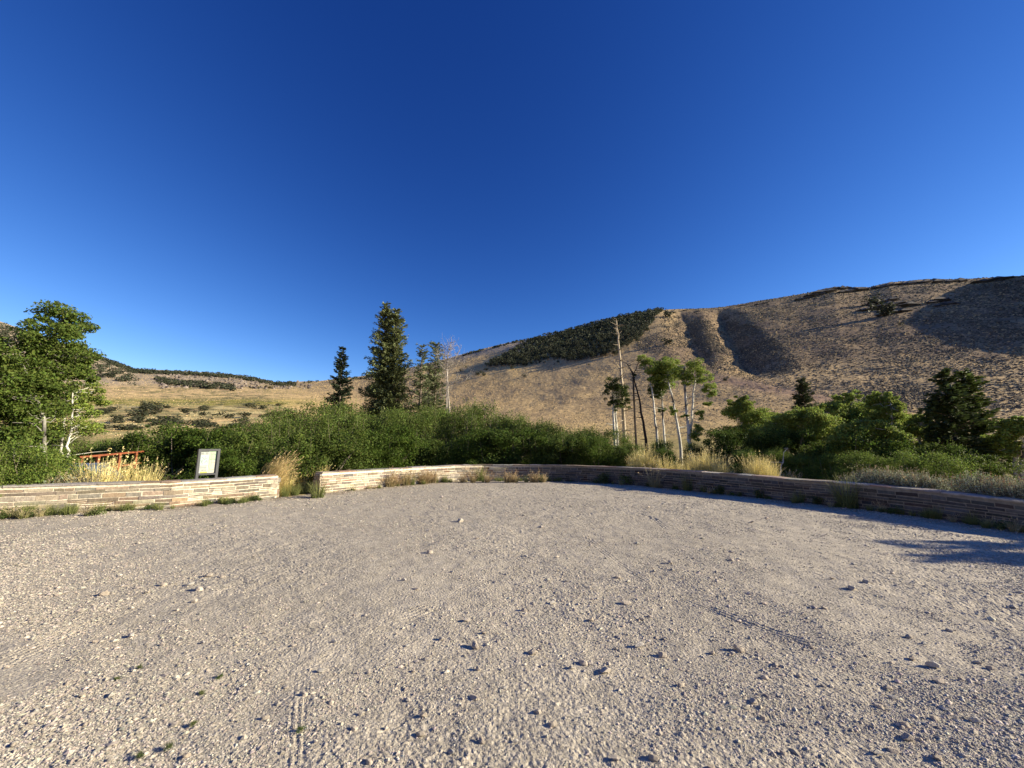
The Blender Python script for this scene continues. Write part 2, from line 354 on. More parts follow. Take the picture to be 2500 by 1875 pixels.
# ------------------------------------------------------------------ gravel lot
na, nr = 1150, 640
uu = np.linspace(-1.75, 1.75, na)                       # tan-like spread of columns, finer where the view is
aza = np.arctan(uu*1.15)*1.18
dep = np.concatenate([np.linspace(math.radians(72), math.radians(45), 60, endpoint=False), np.linspace(math.radians(45), math.radians(3.4), nr-60)])
rr = CAMZ/np.tan(dep)
A_, R_ = np.meshgrid(aza, rr, indexing='ij')
gxv = R_*np.sin(A_); gyv = R_*np.cos(A_)
def tracks(x, y):
    d = np.zeros_like(x)
    T = [([(1395, 1225), (1412, 1263), (1438, 1319), (1507, 1375), (1597, 1427), (1700, 1475), (1830, 1520), (2000, 1580)], 4, .045, .0045),
         ([(1560, 1250), (1600, 1268), (1625, 1290)], 4, .05, .008),
         ([(1944, 1668), (1952, 1740), (1950, 1875)], 2, .05, .004), ([(1978, 1690), (2000, 1780), (2010, 1875)], 2, .05, .004),
         ([(745, 1570), (730, 1700), (722, 1860)], 3, .035, .003), ([(1180, 1420), (1100, 1460), (1000, 1500), (860, 1530)], 5, .05, .005),
         ([(620, 1420), (800, 1390), (1010, 1340), (1150, 1290)], 5, .05, .004), ([(0, 1620), (200, 1530), (420, 1450), (640, 1390)], 6, .05, .005)]
    for pts, n, sp, amp in T:
        P = np.array([gp(*p) for p in pts]); best = np.full(x.shape, 9.); sg = np.zeros(x.shape)
        for (a, b) in zip(P[:-1], P[1:]):
            e = b-a; ln = np.hypot(*e); t = np.clip(((x-a[0])*e[0]+(y-a[1])*e[1])/ln**2, 0, 1)
            dx = x-a[0]-t*e[0]; dy = y-a[1]-t*e[1]; ds = np.hypot(dx, dy); s_ = np.sign(dx*e[1]-dy*e[0])*ds
            mm = ds < best; best = np.where(mm, ds, best); sg = np.where(mm, s_, sg)
        hw = n*sp/2; ww = np.clip((hw-best)/.02, 0, 1)
        d = d-ww*amp*.6*(.5+np.cos(sg/sp*2*math.pi))*np.clip(.8+fbm(x, y, .6, 2, 6)*2.6, 0, 1.4)
    return d
def lot_z(x, y):
    cl = np.clip(fbm(x, y, 1.6, 3, 6)*1.2+.55, 0.15, 1.3)
    return (fbm(x, y, 3.0, 3, 0)*.022+fbm(x, y, .30, 3, 2)*.014+(fbm(x, y, .09, 3, 4)*.0072+np.abs(fbm(x, y, .035, 2, 1))*.009+(vnoise(x/.019, y/.019, 7)-.5)*.005)*cl+tracks(x, y))
gz = lot_z(gxv, gyv)
edge = rwall(A_)
keep = (R_ < edge+.12) & (R_ < 26)
c1 = np.clip(.5+fbm(gxv, gyv, 2.2, 4, 1)*.9, 0, 1); c2 = np.clip(.5+fbm(gxv, gyv, .12, 3, 3)*1.1, 0, 1)
gcol = lerp(lerp(np.broadcast_to(np.array([.52, .462, .362]), gxv.shape+(3,)), np.array([.415, .37, .293]), c1), np.array([.33, .295, .232]), c2*.5)
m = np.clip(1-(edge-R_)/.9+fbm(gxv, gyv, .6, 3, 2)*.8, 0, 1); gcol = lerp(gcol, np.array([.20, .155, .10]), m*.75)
ii = np.arange(na-1)[:, None]*nr; jj = np.arange(nr-1)[None]
Q = np.stack([ii+jj, ii+nr+jj, ii+nr+jj+1, ii+jj+1], -1)
kq = keep[:-1, :-1] & keep[1:, :-1] & keep[1:, 1:] & keep[:-1, 1:]
Q = Q[kq][:, ::-1]
used, inv = np.unique(Q.ravel(), return_inverse=True)
V = np.stack([gxv, gyv, gz], -1).reshape(-1, 3)[used]
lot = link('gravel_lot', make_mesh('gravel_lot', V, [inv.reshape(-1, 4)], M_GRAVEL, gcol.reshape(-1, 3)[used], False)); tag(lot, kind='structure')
g = Geo()                                   # lot behind and beneath the photographer, coarser
NB = 90
th = np.linspace(0, 2*math.pi, 361); rr2 = np.r_[0, np.geomspace(.3, 22, NB-1)]
TH, RR_ = np.meshgrid(th, rr2, indexing='ij')
bx = RR_*np.sin(TH); by = RR_*np.cos(TH)
bz = fbm(bx, by, 3.0, 3, 0)*.022+fbm(bx, by, .30, 3, 2)*.014-.004-np.where((np.abs(np.arctan2(bx, by)) < 1.26) & (RR_ > .8), .06, 0)
qi = np.arange(360)[:, None]*NB; qj = np.arange(NB-1)[None]; q4 = np.stack([qi+qj, qi+NB+qj, qi+NB+qj+1, qi+qj+1], -1)
fr = ((np.abs(np.arctan2(np.sin(th[:-1]+.0087), np.cos(th[:-1]+.0087))) > 1.24)[:, None] | (rr2[:-1] < .9)[None])
g.add(np.stack([bx, by, bz], -1), Q=q4[fr][:, ::-1], col=(.42, .375, .295))
tag(link('gravel_lot_behind', g.mesh('gravel_lot_behind', M_GRAVEL)), kind='structure')

# pebbles: far too many to count, one object
rng = RS(5)
ICO = np.array([(0, 0, 1), (.9, 0, .3), (.25, .85, .25), (-.75, .5, .3), (-.7, -.55, .2), (.3, -.85, .3), (0, 0, -.4)], float)
ICT = np.array([(0, 1, 2), (0, 2, 3), (0, 3, 4), (0, 4, 5), (0, 5, 1), (6, 2, 1), (6, 3, 2), (6, 4, 3), (6, 5, 4), (6, 1, 5)])
def scatter(name, X, Y, Zb, S, cols, mat, rng, flat=(.45, .8), shape=ICO, tris=ICT, jit=.28, elong=.5):
    n = len(X); k = len(shape)
    V = shape[None]*(1+rng.uniform(-jit, jit, (n, k, 1)))+rng.uniform(-jit, jit, (n, k, 3))*.4
    V[:, :, 0] *= (1+rng.uniform(0, elong, n))[:, None]; V[:, :, 2] *= rng.uniform(flat[0], flat[1], n)[:, None]
    a = rng.uniform(0, 2*math.pi, n); c, s = np.cos(a)[:, None], np.sin(a)[:, None]
    x = V[:, :, 0]*c-V[:, :, 1]*s; y = V[:, :, 0]*s+V[:, :, 1]*c
    W = np.stack([x, y, V[:, :, 2]], -1)*S[:, None, None]+np.stack([X, Y, Zb], -1)[:, None]
    T = (tris[None]+(np.arange(n)*k)[:, None, None]).reshape(-1, 3)
    return link(name, make_mesh(name, W.reshape(-1, 3), [T], mat, np.repeat(cols, k, axis=0)))
n = 560000
pyy = 1085+ (1990-1085)*rng.rand(n)**1.25; pxx = rng.uniform(-250, 2750, n)
a, t = ray(pxx, pyy); r = -CAMZ/np.minimum(t, -.03)
X = r*np.sin(a); Y = r*np.cos(a)
cl = fbm(X, Y, 1.3, 3, 3)+.7*fbm(X, Y, .35, 2, 5)
ok = (r < rwall(a)-.15) & (r > 1.0) & (rng.rand(n) < np.clip(.55+cl*1.6, .12, 1))
X, Y, r, cl = X[ok], Y[ok], r[ok], cl[ok]; n = len(X)
S = np.clip(rng.lognormal(-6.1, .6, n)*(1+.3*np.clip(cl, 0, 1)), .0022, .022)*np.clip((r/3.0)**.6, .85, 2.6); S = np.maximum(S, np.clip(r-2.0, 0, 20)*.0015*rng.uniform(.35, 1.3, n))
pc = np.array([.51, .455, .365])[None]*rng.uniform(.6, 1.2, (n, 1))*(1+rng.uniform(-.06, .06, (n, 3)))
m_ = 5200; a2 = rng.uniform(-1.05, 1.05, m_); r2 = 1.7+11*rng.rand(m_)**1.2; x2, y2 = r2*np.sin(a2), r2*np.cos(a2)
c2_ = fbm(x2, y2, 1.1, 3, 3)+.6*fbm(x2, y2, .3, 2, 5); k2 = (rng.rand(m_) < np.clip(.30+c2_*1.7, .03, 1)) & (r2 < rwall(a2)-.3); m_ = int(k2.sum())
X = np.r_[X, x2[k2]]; Y = np.r_[Y, y2[k2]]; S = np.r_[S, np.clip(rng.lognormal(-4.75, .35, m_), .006, .018)]; pc = np.vstack([pc, np.array([.54, .475, .375])[None]*rng.uniform(.75, 1.25, (m_, 1))])
tag(scatter('gravel_pebbles', X, Y, lot_z(X, Y)+S*.05, S, pc, M_STONE, rng), kind='stuff', label='loose pebbles and grit covering the lot')

# countable stones
ST = [(4, 2.4575, 0, 1200, [(630, 615, 60), (540, 530, 34), (975, 565, 48), (875, 608, 45), (1150, 560, 50), (1195, 595, 60), (1165, 662, 42), (1330, 515, 40), (785, 860, 62), (975, 915, 38), (570, 898, 34), (430, 1000, 35), (400, 1153, 35), (480, 1230, 45), (1930, 1070, 50), (1830, 1213, 45), (1720, 1160, 34), (1585, 1345, 50), (1560, 968, 28), (1045, 1392, 40), (1120, 1580, 50), (1690, 1560, 38), (75, 1525, 40), (180, 1390, 45), (210, 1320, 60), (830, 310, 26), (1060, 712, 30), (1245, 510, 55), (1215, 900, 34), (1765, 915, 30), (545, 1190, 30), (660, 1610, 48), (510, 1400, 34), (1455, 1040, 26)]),
      (5, 2.32, 800, 1160, [(705, 545, 30), (580, 436, 40), (790, 815, 40), (1110, 757, 38), (1270, 718, 34), (1690, 722, 52), (1490, 812, 44), (645, 918, 42), (835, 960, 70), (1155, 1000, 60), (455, 958, 34), (1450, 1055, 52), (1575, 1105, 65), (1890, 1010, 60), (1760, 960, 60), (830, 1260, 50), (545, 1350, 50), (190, 1345, 42), (870, 1500, 52), (520, 1460, 60), (705, 1565, 50), (235, 1620, 50), (1190, 1335, 45), (1270, 1410, 52), (1120, 455, 28), (570, 315, 24), (845, 357, 24), (750, 258, 50), (1938, 495, 42), (1640, 578, 44), (40, 940, 42), (20, 1280, 40), (1780, 812, 40), (2000, 1190, 50), (430, 590, 34), (500, 640, 34), (885, 885, 36), (1380, 1085, 40), (850, 1090, 40), (480, 1100, 34), (1005, 1195, 32), (150, 1440, 44), (1630, 1600, 44), (1840, 1595, 60), (1060, 1500, 40), (1650, 905, 36)]),
      (6, 2.4575, 1700, 1200, [(95, 960, 45), (215, 965, 45), (250, 945, 75), (475, 1040, 50), (515, 1045, 34), (410, 1110, 45), (345, 1260, 54), (400, 1350, 54), (1410, 1035, 80), (1455, 1135, 64), (1290, 995, 52), (1520, 825, 48), (1590, 1125, 50), (1145, 1170, 54), (1190, 1230, 66), (1250, 1395, 62), (1270, 1480, 76), (1430, 1365, 60), (1665, 1375, 72), (1175, 1015, 34), (815, 520, 40), (935, 585, 60), (765, 695, 38), (1280, 870, 52), (1900, 925, 52), (210, 410, 32), (335, 180, 30), (520, 1560, 50), (1080, 1560, 62), (1180, 1545, 62), (90, 1640, 50), (1020, 545, 50), (690, 930, 36), (620, 1110, 44), (1000, 1155, 40), (1100, 1290, 50), (1690, 1020, 40), (1760, 1050, 44), (1940, 605, 40), (1180, 490, 28), (1440, 1590, 60), (760, 1165, 34)])]
def stone_mesh(seed):
    rg = RS(seed); import bmesh
    bm = bmesh.new(); bmesh.ops.create_icosphere(bm, subdivisions=2, radius=1)
    dirs = rg.normal(size=(9, 3)); dirs /= np.linalg.norm(dirs, axis=1)[:, None]; cut = rg.uniform(.38, .72, 9)
    for v in bm.verts:
        p = np.array(v.co)
        for d_, c_ in zip(dirs, cut):
            q = p@d_
            if q > c_: p = p-d_*(q-c_)*.92
        v.co = Vector(p+rg.uniform(-.03, .03, 3))
    V = np.array([v.co[:] for v in bm.verts]); T = np.array([[v.index for v in f.verts] for f in bm.faces]); bm.free()
    tone = rg.uniform(1.0, 1.5); warm = rg.uniform(-.03, .03)
    return make_mesh('stone', V, [T], M_STONE, np.tile(np.array([.43+warm, .385, .32-warm])*tone, (len(V), 1)))
SM = [stone_mesh(300+i) for i in range(10)]
rng = RS(8); k = 0
for _, sc_, ox, oy, lst in ST:
    for (a_, b_, w_) in lst:
        px_, py_ = ox+a_/sc_, oy+b_/sc_
        x, y = gp(px_, py_+3); rad = .5*(w_/sc_)*math.hypot(x, y)/math.hypot(F, px_-1250)*1.0
        o = link('loose_stone', SM[k % 10]); k += 1
        o.location = (x, y, float(lot_z(np.array([x]), np.array([y]))[0])+rad*.30)
        o.scale = (rad*rng.uniform(.9, 1.15), rad*rng.uniform(.65, .9), rad*rng.uniform(.42, .62)); o.rotation_euler = (rng.uniform(-.2, .2), rng.uniform(-.2, .2), rng.uniform(-.6, .6))
        tag(o, 'small pale angular stone lying loose on the open gravel lot', 'stone', 'loose stones scattered over the gravel lot')

# ------------------------------------------------------------------ masonry walls
STONEC = [(.33, .275, .20), (.28, .255, .21), (.38, .33, .24), (.27, .19, .14), (.23, .21, .18), (.43, .38, .28), (.31, .25, .18), (.37, .34, .28), (.42, .37, .27), (.34, .30, .23), (.30, .27, .22)]
def build_wall(name, pts, label, seed, th=.42, shade_from=None):
    # path length from which shade is painted into the stone and mortar colours
    rg = RS(seed); P = np.array(pts)
    seg = np.r_[0, np.cumsum(np.hypot(*np.diff(P[:, :2], axis=0).T))]; Lw = seg[-1]
    s = np.linspace(0, Lw, max(8, int(Lw/.25)))
    def at_(q):
        q = np.clip(q, 0, Lw); xy = np.array([np.interp(q, seg, P[:, i]) for i in range(3)]).T
        e = .35; a = np.array([np.interp(np.clip(q+e, 0, Lw), seg, P[:, i])-np.interp(np.clip(q-e, 0, Lw), seg, P[:, i]) for i in range(2)]).T
        a /= np.linalg.norm(a, axis=-1, keepdims=True)+1e-9
        return xy, a
    root = empty(name, tuple(P[len(P)//2][:2])+(0,), label, 'wall')
    o0 = np.array([P[len(P)//2][0], P[len(P)//2][1], 0])
    xy, a = at_(s); nx = np.stack([a[:, 1], -a[:, 0]], 1)       # towards the lot
    top = xy[:, 2]-.037
    g = Geo(); fr = xy[:, :2]+nx*.0; bk = xy[:, :2]-nx*th; z0 = np.full(len(s), -.25)
    V = np.concatenate([np.c_[fr, z0], np.c_[fr, top], np.c_[bk, top], np.c_[bk, z0]])-o0; m_ = len(s); i = np.arange(m_-1)
    Q = [np.stack([i+b*m_, i+1+b*m_, i+1+(b+1)*m_, i+(b+1)*m_], 1) for b in range(3)]
    Q.append(np.array([[0, m_, 2*m_, 3*m_], [m_-1, 4*m_-1, 3*m_-1, 2*m_-1]]))
    shade_f = np.ones(m_) if shade_from is None else 1-.66*np.clip((s-shade_from)/3, 0, 1)
    g.add(V, Q=np.vstack(Q), col=np.tile(np.array([[.74, .66, .51]])*shade_f[:, None], (4, 1))); mm = link('mortar', g.mesh('mortar', M_WALL), root)
    mm.location = (0, 0, 0)
    g = Geo()
    def slab(q0, q1, za0, za1, zb0, zb1, d0, d1, col):   # a stone between path lengths, heights at either end, depth offsets
        nseg = max(2, int((q1-q0)/.3)+2); q = np.linspace(q0, q1, nseg); c, t = at_(q); n_ = np.stack([t[:, 1], -t[:, 0]], 1)
        u = np.linspace(0, 1, nseg); zb = za0+(za1-za0)*u+rg.uniform(-.004, .004, nseg); zt = zb0+(zb1-zb0)*u+rg.uniform(-.006, .006, nseg)
        pr = d1+rg.uniform(-.003, .003, nseg)
        ch = .003
        ring = []
        inn = u.copy(); 
        for (dd, zz) in ((d0, zb), (pr-ch, zb), (pr, zb+ch), (pr, zt-ch), (pr-ch, zt), (d0, zt)):
            ring.append(np.c_[c[:, :2]+n_*np.broadcast_to(dd, (nseg,))[:, None], zz])
        Rg = np.array(ring).transpose(1, 0, 2)
        i = np.arange(nseg-1)[:, None]*6; j = np.arange(6)[None]; kx = (j+1) % 6
        Qs = np.stack([i+j, i+kx, i+6+kx, i+6+j], -1).reshape(-1, 4)[:, ::-1]
        e = (nseg-1)*6
        ends = np.array([[0, 1, 4, 5], [1, 2, 3, 4], [e+5, e+4, e+1, e], [e+4, e+3, e+2, e+1]])
        g.add(Rg.reshape(-1, 3)-o0, Q=np.vstack([Qs, ends]), col=np.array(col)*rg.uniform(.62, 1.12)*((1.03, .93, .87) if rg.rand() < .3 else 1)*(1+rg.uniform(-.05, .05, 3))*(1 if shade_from is None or name_ == 'coping' else 1-np.array([.70, .65, .57])*np.clip((q0-shade_from)/3, 0, 1)))
    name_ = 'stonework'
    # coursed stones on the lot side, irregular thin courses
    f = 0.0
    for face in (0, 1):
        frac = -.02
        while frac < .86:
            hgt = rg.uniform(.10, .19)
            q = rg.uniform(-.3, 0)
            while q < Lw:
                ln = rg.uniform(.14, .62) if hgt < .15 else rg.uniform(.12, .42)
                a0, a1 = max(q, .0), min(q+ln, Lw)
                if a1-a0 > .08:
                    T0 = np.interp(a0, seg, P[:, 2])-.055; T1 = np.interp(a1, seg, P[:, 2])-.055
                    gp_ = rg.uniform(.010, .024)
                    f1 = min(frac+hgt, .985)
                    col = STONEC[rg.randint(len(STONEC))]
                    sk = rg.uniform(-.012, .012)
                    rows = [(frac, f1)]
                    if rg.rand() < .2 and hgt > .14: md = (frac+f1)/2; rows = [(frac, md), (md, f1)]
                    for (fa, fb) in rows:
                        z00, z01, z10, z11 = fa*T0+gp_/2, fa*T1+gp_/2+sk*.5, fb*T0-gp_/2, fb*T1-gp_/2+sk*.5
                        d1 = rg.uniform(.003, .014)
                        if face == 0: slab(a0+gp_/2, a1-gp_/2, z00, z01, z10, z11, -.05, d1, col)
                        else: slab(a0+gp_/2, a1-gp_/2, z00, z01, z10, z11, -th-d1, -th+.05, col)
                q += ln
            frac += hgt
    # end faces
    for qe, sg in ((0.0, -1), (Lw, 1)):
        c, t = at_(np.array([qe])); c = c[0]; t = t[0]; n_ = np.array([t[1], -t[0]]); z = 0.0; T0 = c[2]-.055
        while z < T0-.05:
            h = min(rg.uniform(.07, .14), T0-z)
            dd = 0.0
            while dd < th-.05:
                wd = min(rg.uniform(.15, .3), th-dd); cc = c[:2]-n_*(dd+wd/2)+t*sg*rg.uniform(.005, .03)
                g.box((cc[0]-o0[0], cc[1]-o0[1], z+h/2), (.08, wd-.015, h-.015), rz=math.atan2(t[1], t[0]), col=STONEC[rg.randint(len(STONEC))], jit=.006, rng=rg); dd += wd
            z += h
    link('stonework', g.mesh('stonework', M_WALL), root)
    g = Geo(); q = 0.0; name_ = 'coping'
    while q < Lw:                         # thin coping slabs
        ln = rg.uniform(.35, .95); a0, a1 = q, min(q+ln, Lw)
        T0 = np.interp(a0, seg, P[:, 2]); T1 = np.interp(a1, seg, P[:, 2])
        if a1-a0 > .05: slab(a0+.005, a1-.005, T0-.038, T1-.038, T0+rg.uniform(-.010, .004), T1+rg.uniform(-.010, .004), -th-.02, rg.uniform(.008, .026), (.36, .34, .30) if rg.rand() < .75 else (.30, .24, .19))
        q += ln
    link('coping', g.mesh('coping', M_WALL), root)
    return root
wl = build_wall('stone_wall', PL, 'low sunlit mortared stone wall in front of the framed sign', 11)
wr = build_wall('stone_wall', PR, 'long low stone wall curving from the gap across the back of the gravel lot', 12, shade_from=7.0)

# ------------------------------------------------------------------ plants
def bush_mesh(seed, W, H, ncl, lpc, leaf, col, crad=.2, shoots=0, shape=1.0, low=.06):
    rg = RS(seed); g = Geo(); wd = Geo(); cs = []
    for i in range(ncl):
        a = rg.uniform(0, 2*math.pi); q = rg.rand()**.5; zz = rg.rand()
        env = math.sqrt(max(0.02, 1-(abs(zz-.35)/.68)**2.2))
        rad = W/2*q*env*(1-crad*.6); cs.append((rad*math.cos(a), rad*math.sin(a)*shape, H*(low+zz*(1-low-crad*.45))))
    cs = np.array(cs)
    for c in cs:
        R_c = crad*H*rg.uniform(.55, 1.2); n_ = int(lpc*rg.uniform(.6, 1.3))
        d = rg.normal(size=(n_, 3)); d /= np.linalg.norm(d, axis=1)[:, None]
        rr_ = R_c*rg.uniform(.25, 1.0, n_)**.6*(1+.25*rg.normal(size=n_)); P = c+d*rr_[:, None]*np.array([1.1, 1.1, .8]); 
        kp = P[:, 2] > .03; P = P[kp]; d = d[kp]
        leaves(g, P, leaf, rg, np.array(col)*rg.uniform(.75, 1.25), out=d)
    for i in range(shoots):
        a = rg.uniform(0, 2*math.pi); q = W/2*rg.rand()**.5*.85; b = np.array([q*math.cos(a), q*math.sin(a)*shape, H*rg.uniform(.45, .8)*(1-.3*(q/(W/2))**2)])
        e = b+np.array([rg.uniform(-.2, .2), rg.uniform(-.2, .2), H*rg.uniform(.18, .38)]); t = rg.rand(42)
        P = b+(e-b)*t[:, None]+rg.normal(size=(42, 3))*.075*(1.3-t)[:, None]; leaves(g, P, leaf*.85, rg, np.array(col)*1.1)
        wd.tube([b, (b+e)/2, e], [.008, .006, .002], 4, col=(.2, .17, .12))
    for i in range(min(14, 5+ncl//5)):
        c = cs[rg.randint(len(cs))]; b = np.array([rg.uniform(-.15, .15)*W, rg.uniform(-.15, .15)*W*shape, -.15]); md = (b+c)/2+np.array([rg.uniform(-.1, .1), rg.uniform(-.1, .1), .1])*H*.3
        wd.tube([b, md, c], [.03*H/3, .02*H/3, .006], 5, col=(.17, .14, .11))
    return g.mesh('foliage', M_LEAF), wd.mesh('stem', M_BARK)
GD, GM, GL = (.055, .085, .022), (.085, .125, .03), (.125, .17, .045)
PROTO = {}
def protos():
    for i in range(3): PROTO['dark', i] = bush_mesh(40+i, 3.4, 2.7, 50, 260, .085, ((.070, .108, .022), (.098, .138, .030), (.082, .128, .022))[i], .15, 6)
    for i in range(3): PROTO['willow', i] = bush_mesh(50+i, 3.4, 3.3, 52, 190, .075, (.13, .178, .040), .16, 46)
    for i in range(2): PROTO['round', i] = bush_mesh(60+i, 3.2, 3.2, 60, 210, .08, (.15, .21, .043), .18, 10)
    for i in range(2): PROTO['low', i] = bush_mesh(70+i, 1.8, .9, 30, 120, .06, (.10, .14, .04), .3, 6)
protos()
PH = {'dark': 2.6, 'willow': 3.45, 'round': 3.05, 'low': .9}
def put_bush(kind, i, px, r, pytop, wf, label, group, name='leafy_shrub', cat='shrub', sink=0.1):
    b = wp(px, 1085, r); z0 = float(tz(b.x, b.y))-sink
    top = wp(px, pytop, r).z; s = max(.3, (top-z0)/PH[kind])
    o = empty(name, (b.x, b.y, z0), label, cat, group, rz=(px*7.3+r) % 6.28, s=(s*wf, s*wf, s))
    fo, st = PROTO[kind, i % (3 if kind in ('dark', 'willow') else 2)]
    link('foliage', fo, o); link('stem', st, o); return o
ORD = ('first second third fourth fifth sixth seventh eighth ninth tenth eleventh twelfth thirteenth fourteenth fifteenth sixteenth seventeenth eighteenth nineteenth twentieth '
       'twenty-first twenty-second twenty-third twenty-fourth').split()
HG = 'shrubs of the thicket behind the stone wall'
rng = RS(21)
def hedge(x0, x1, step, r0, r1, tops, kind, label, wf=1.0, group=HG, **kw):
    x = x0; i = 0
    while x <= x1:
        f = (x-x0)/(x1-x0); r_ = r0+(r1-r0)*f+rng.uniform(-.6, .6)
        yt = np.interp(x, [t[0] for t in tops], [t[1] for t in tops])+rng.uniform(-14, 24)
        put_bush(kind, i+int(x), x, r_, yt, wf*rng.uniform(.9, 1.2), label+', '+ORD[i]+' from the left', group, **kw); x += step*rng.uniform(.8, 1.2); i += 1
LB1 = 'glossy shrub in front row of the thicket {}'
LB2 = 'tall airy willow in the middle row of the thicket'
hedge(775, 1010, 62, 16.5, 20.0, [(700, 1060), (850, 1045), (1010, 1050)], 'dark', LB1.format('nearer the gap'), 1.0)
hedge(1010, 1500, 58, 20.3, 19.0, [(1010, 1055), (1300, 1055), (1500, 1062)], 'dark', LB1.format('behind the wall bend'), 1.1)
hedge(610, 1360, 56, 22, 26, [(600, 1030), (680, 998), (800, 990), (1000, 1002), (1150, 985), (1250, 992), (1360, 1022)], 'willow', LB2, .85)
hedge(560, 1340, 66, 29, 30, [(560, 1040), (700, 985), (850, 975), (1000, 992), (1150, 985), (1250, 997), (1340, 1030)], 'willow', 'tall airy willow in the back row of the thicket', .8)
hedge(1370, 1700, 62, 24, 21, [(1370, 1045), (1450, 1058), (1540, 1062), (1700, 1062)], 'round', 'rounded green shrub under the white aspen trunks', .8, 'shrubs under the aspen trunks')
hedge(1390, 1680, 75, 18.4, 17.2, [(1390, 1068), (1500, 1066), (1680, 1100)], 'dark', 'dark shrub right behind the golden grass', .8, 'shrubs under the aspen trunks')
LBL = 'dark shrub in the thicket behind the sign'
hedge(340, 640, 58, 21, 19, [(330, 1068), (450, 1050), (560, 1048), (640, 1030)], 'dark', LBL, 1.0, 'shrubs of the thicket behind the sign')
hedge(270, 620, 70, 26, 26, [(270, 1066), (380, 1060), (480, 1030), (600, 1020)], 'willow', 'paler willow rising at the back of the sign thicket', .8, 'shrubs of the thicket behind the sign')
hedge(545, 700, 60, 14.8, 15.0, [(545, 1108), (620, 1100), (700, 1118)], 'dark', 'low dark shrub between sign and wall gap', .8, 'low shrubs right of the sign')
hedge(-120, 180, 62, 14.5, 15.5, [(-120, 1080), (60, 1078), (180, 1100)], 'round', 'bright green shrub around the green steel post', .9, 'shrubs at the far left behind the wall')
hedge(-100, 260, 70, 20, 22, [(-100, 1010), (100, 1030), (260, 1075)], 'willow', 'willow under the big leafy aspen', .9, 'shrubs under the big leafy aspen')
# right-hand side
LBR = 'rounded green shrub above the sagebrush on the right'
hedge(1740, 2360, 66, 18, 15.5, [(1740, 1102), (1900, 1098), (2050, 1102), (2200, 1106), (2360, 1128)], 'round', LBR, .9, 'shrubs above the sagebrush on the right')
hedge(1770, 2250, 80, 21, 17, [(1770, 1062), (1900, 1066), (2050, 1060), (2250, 1075)], 'dark', 'dark shrub in the back row right of the aspens', 1.0, 'shrubs above the sagebrush on the right')
hedge(2260, 2450, 66, 18, 17.5, [(2260, 1085), (2400, 1085), (2450, 1075)], 'dark', 'dark shrub at the foot of the twin spruces', .8, 'shrubs at the foot of the twin spruces')

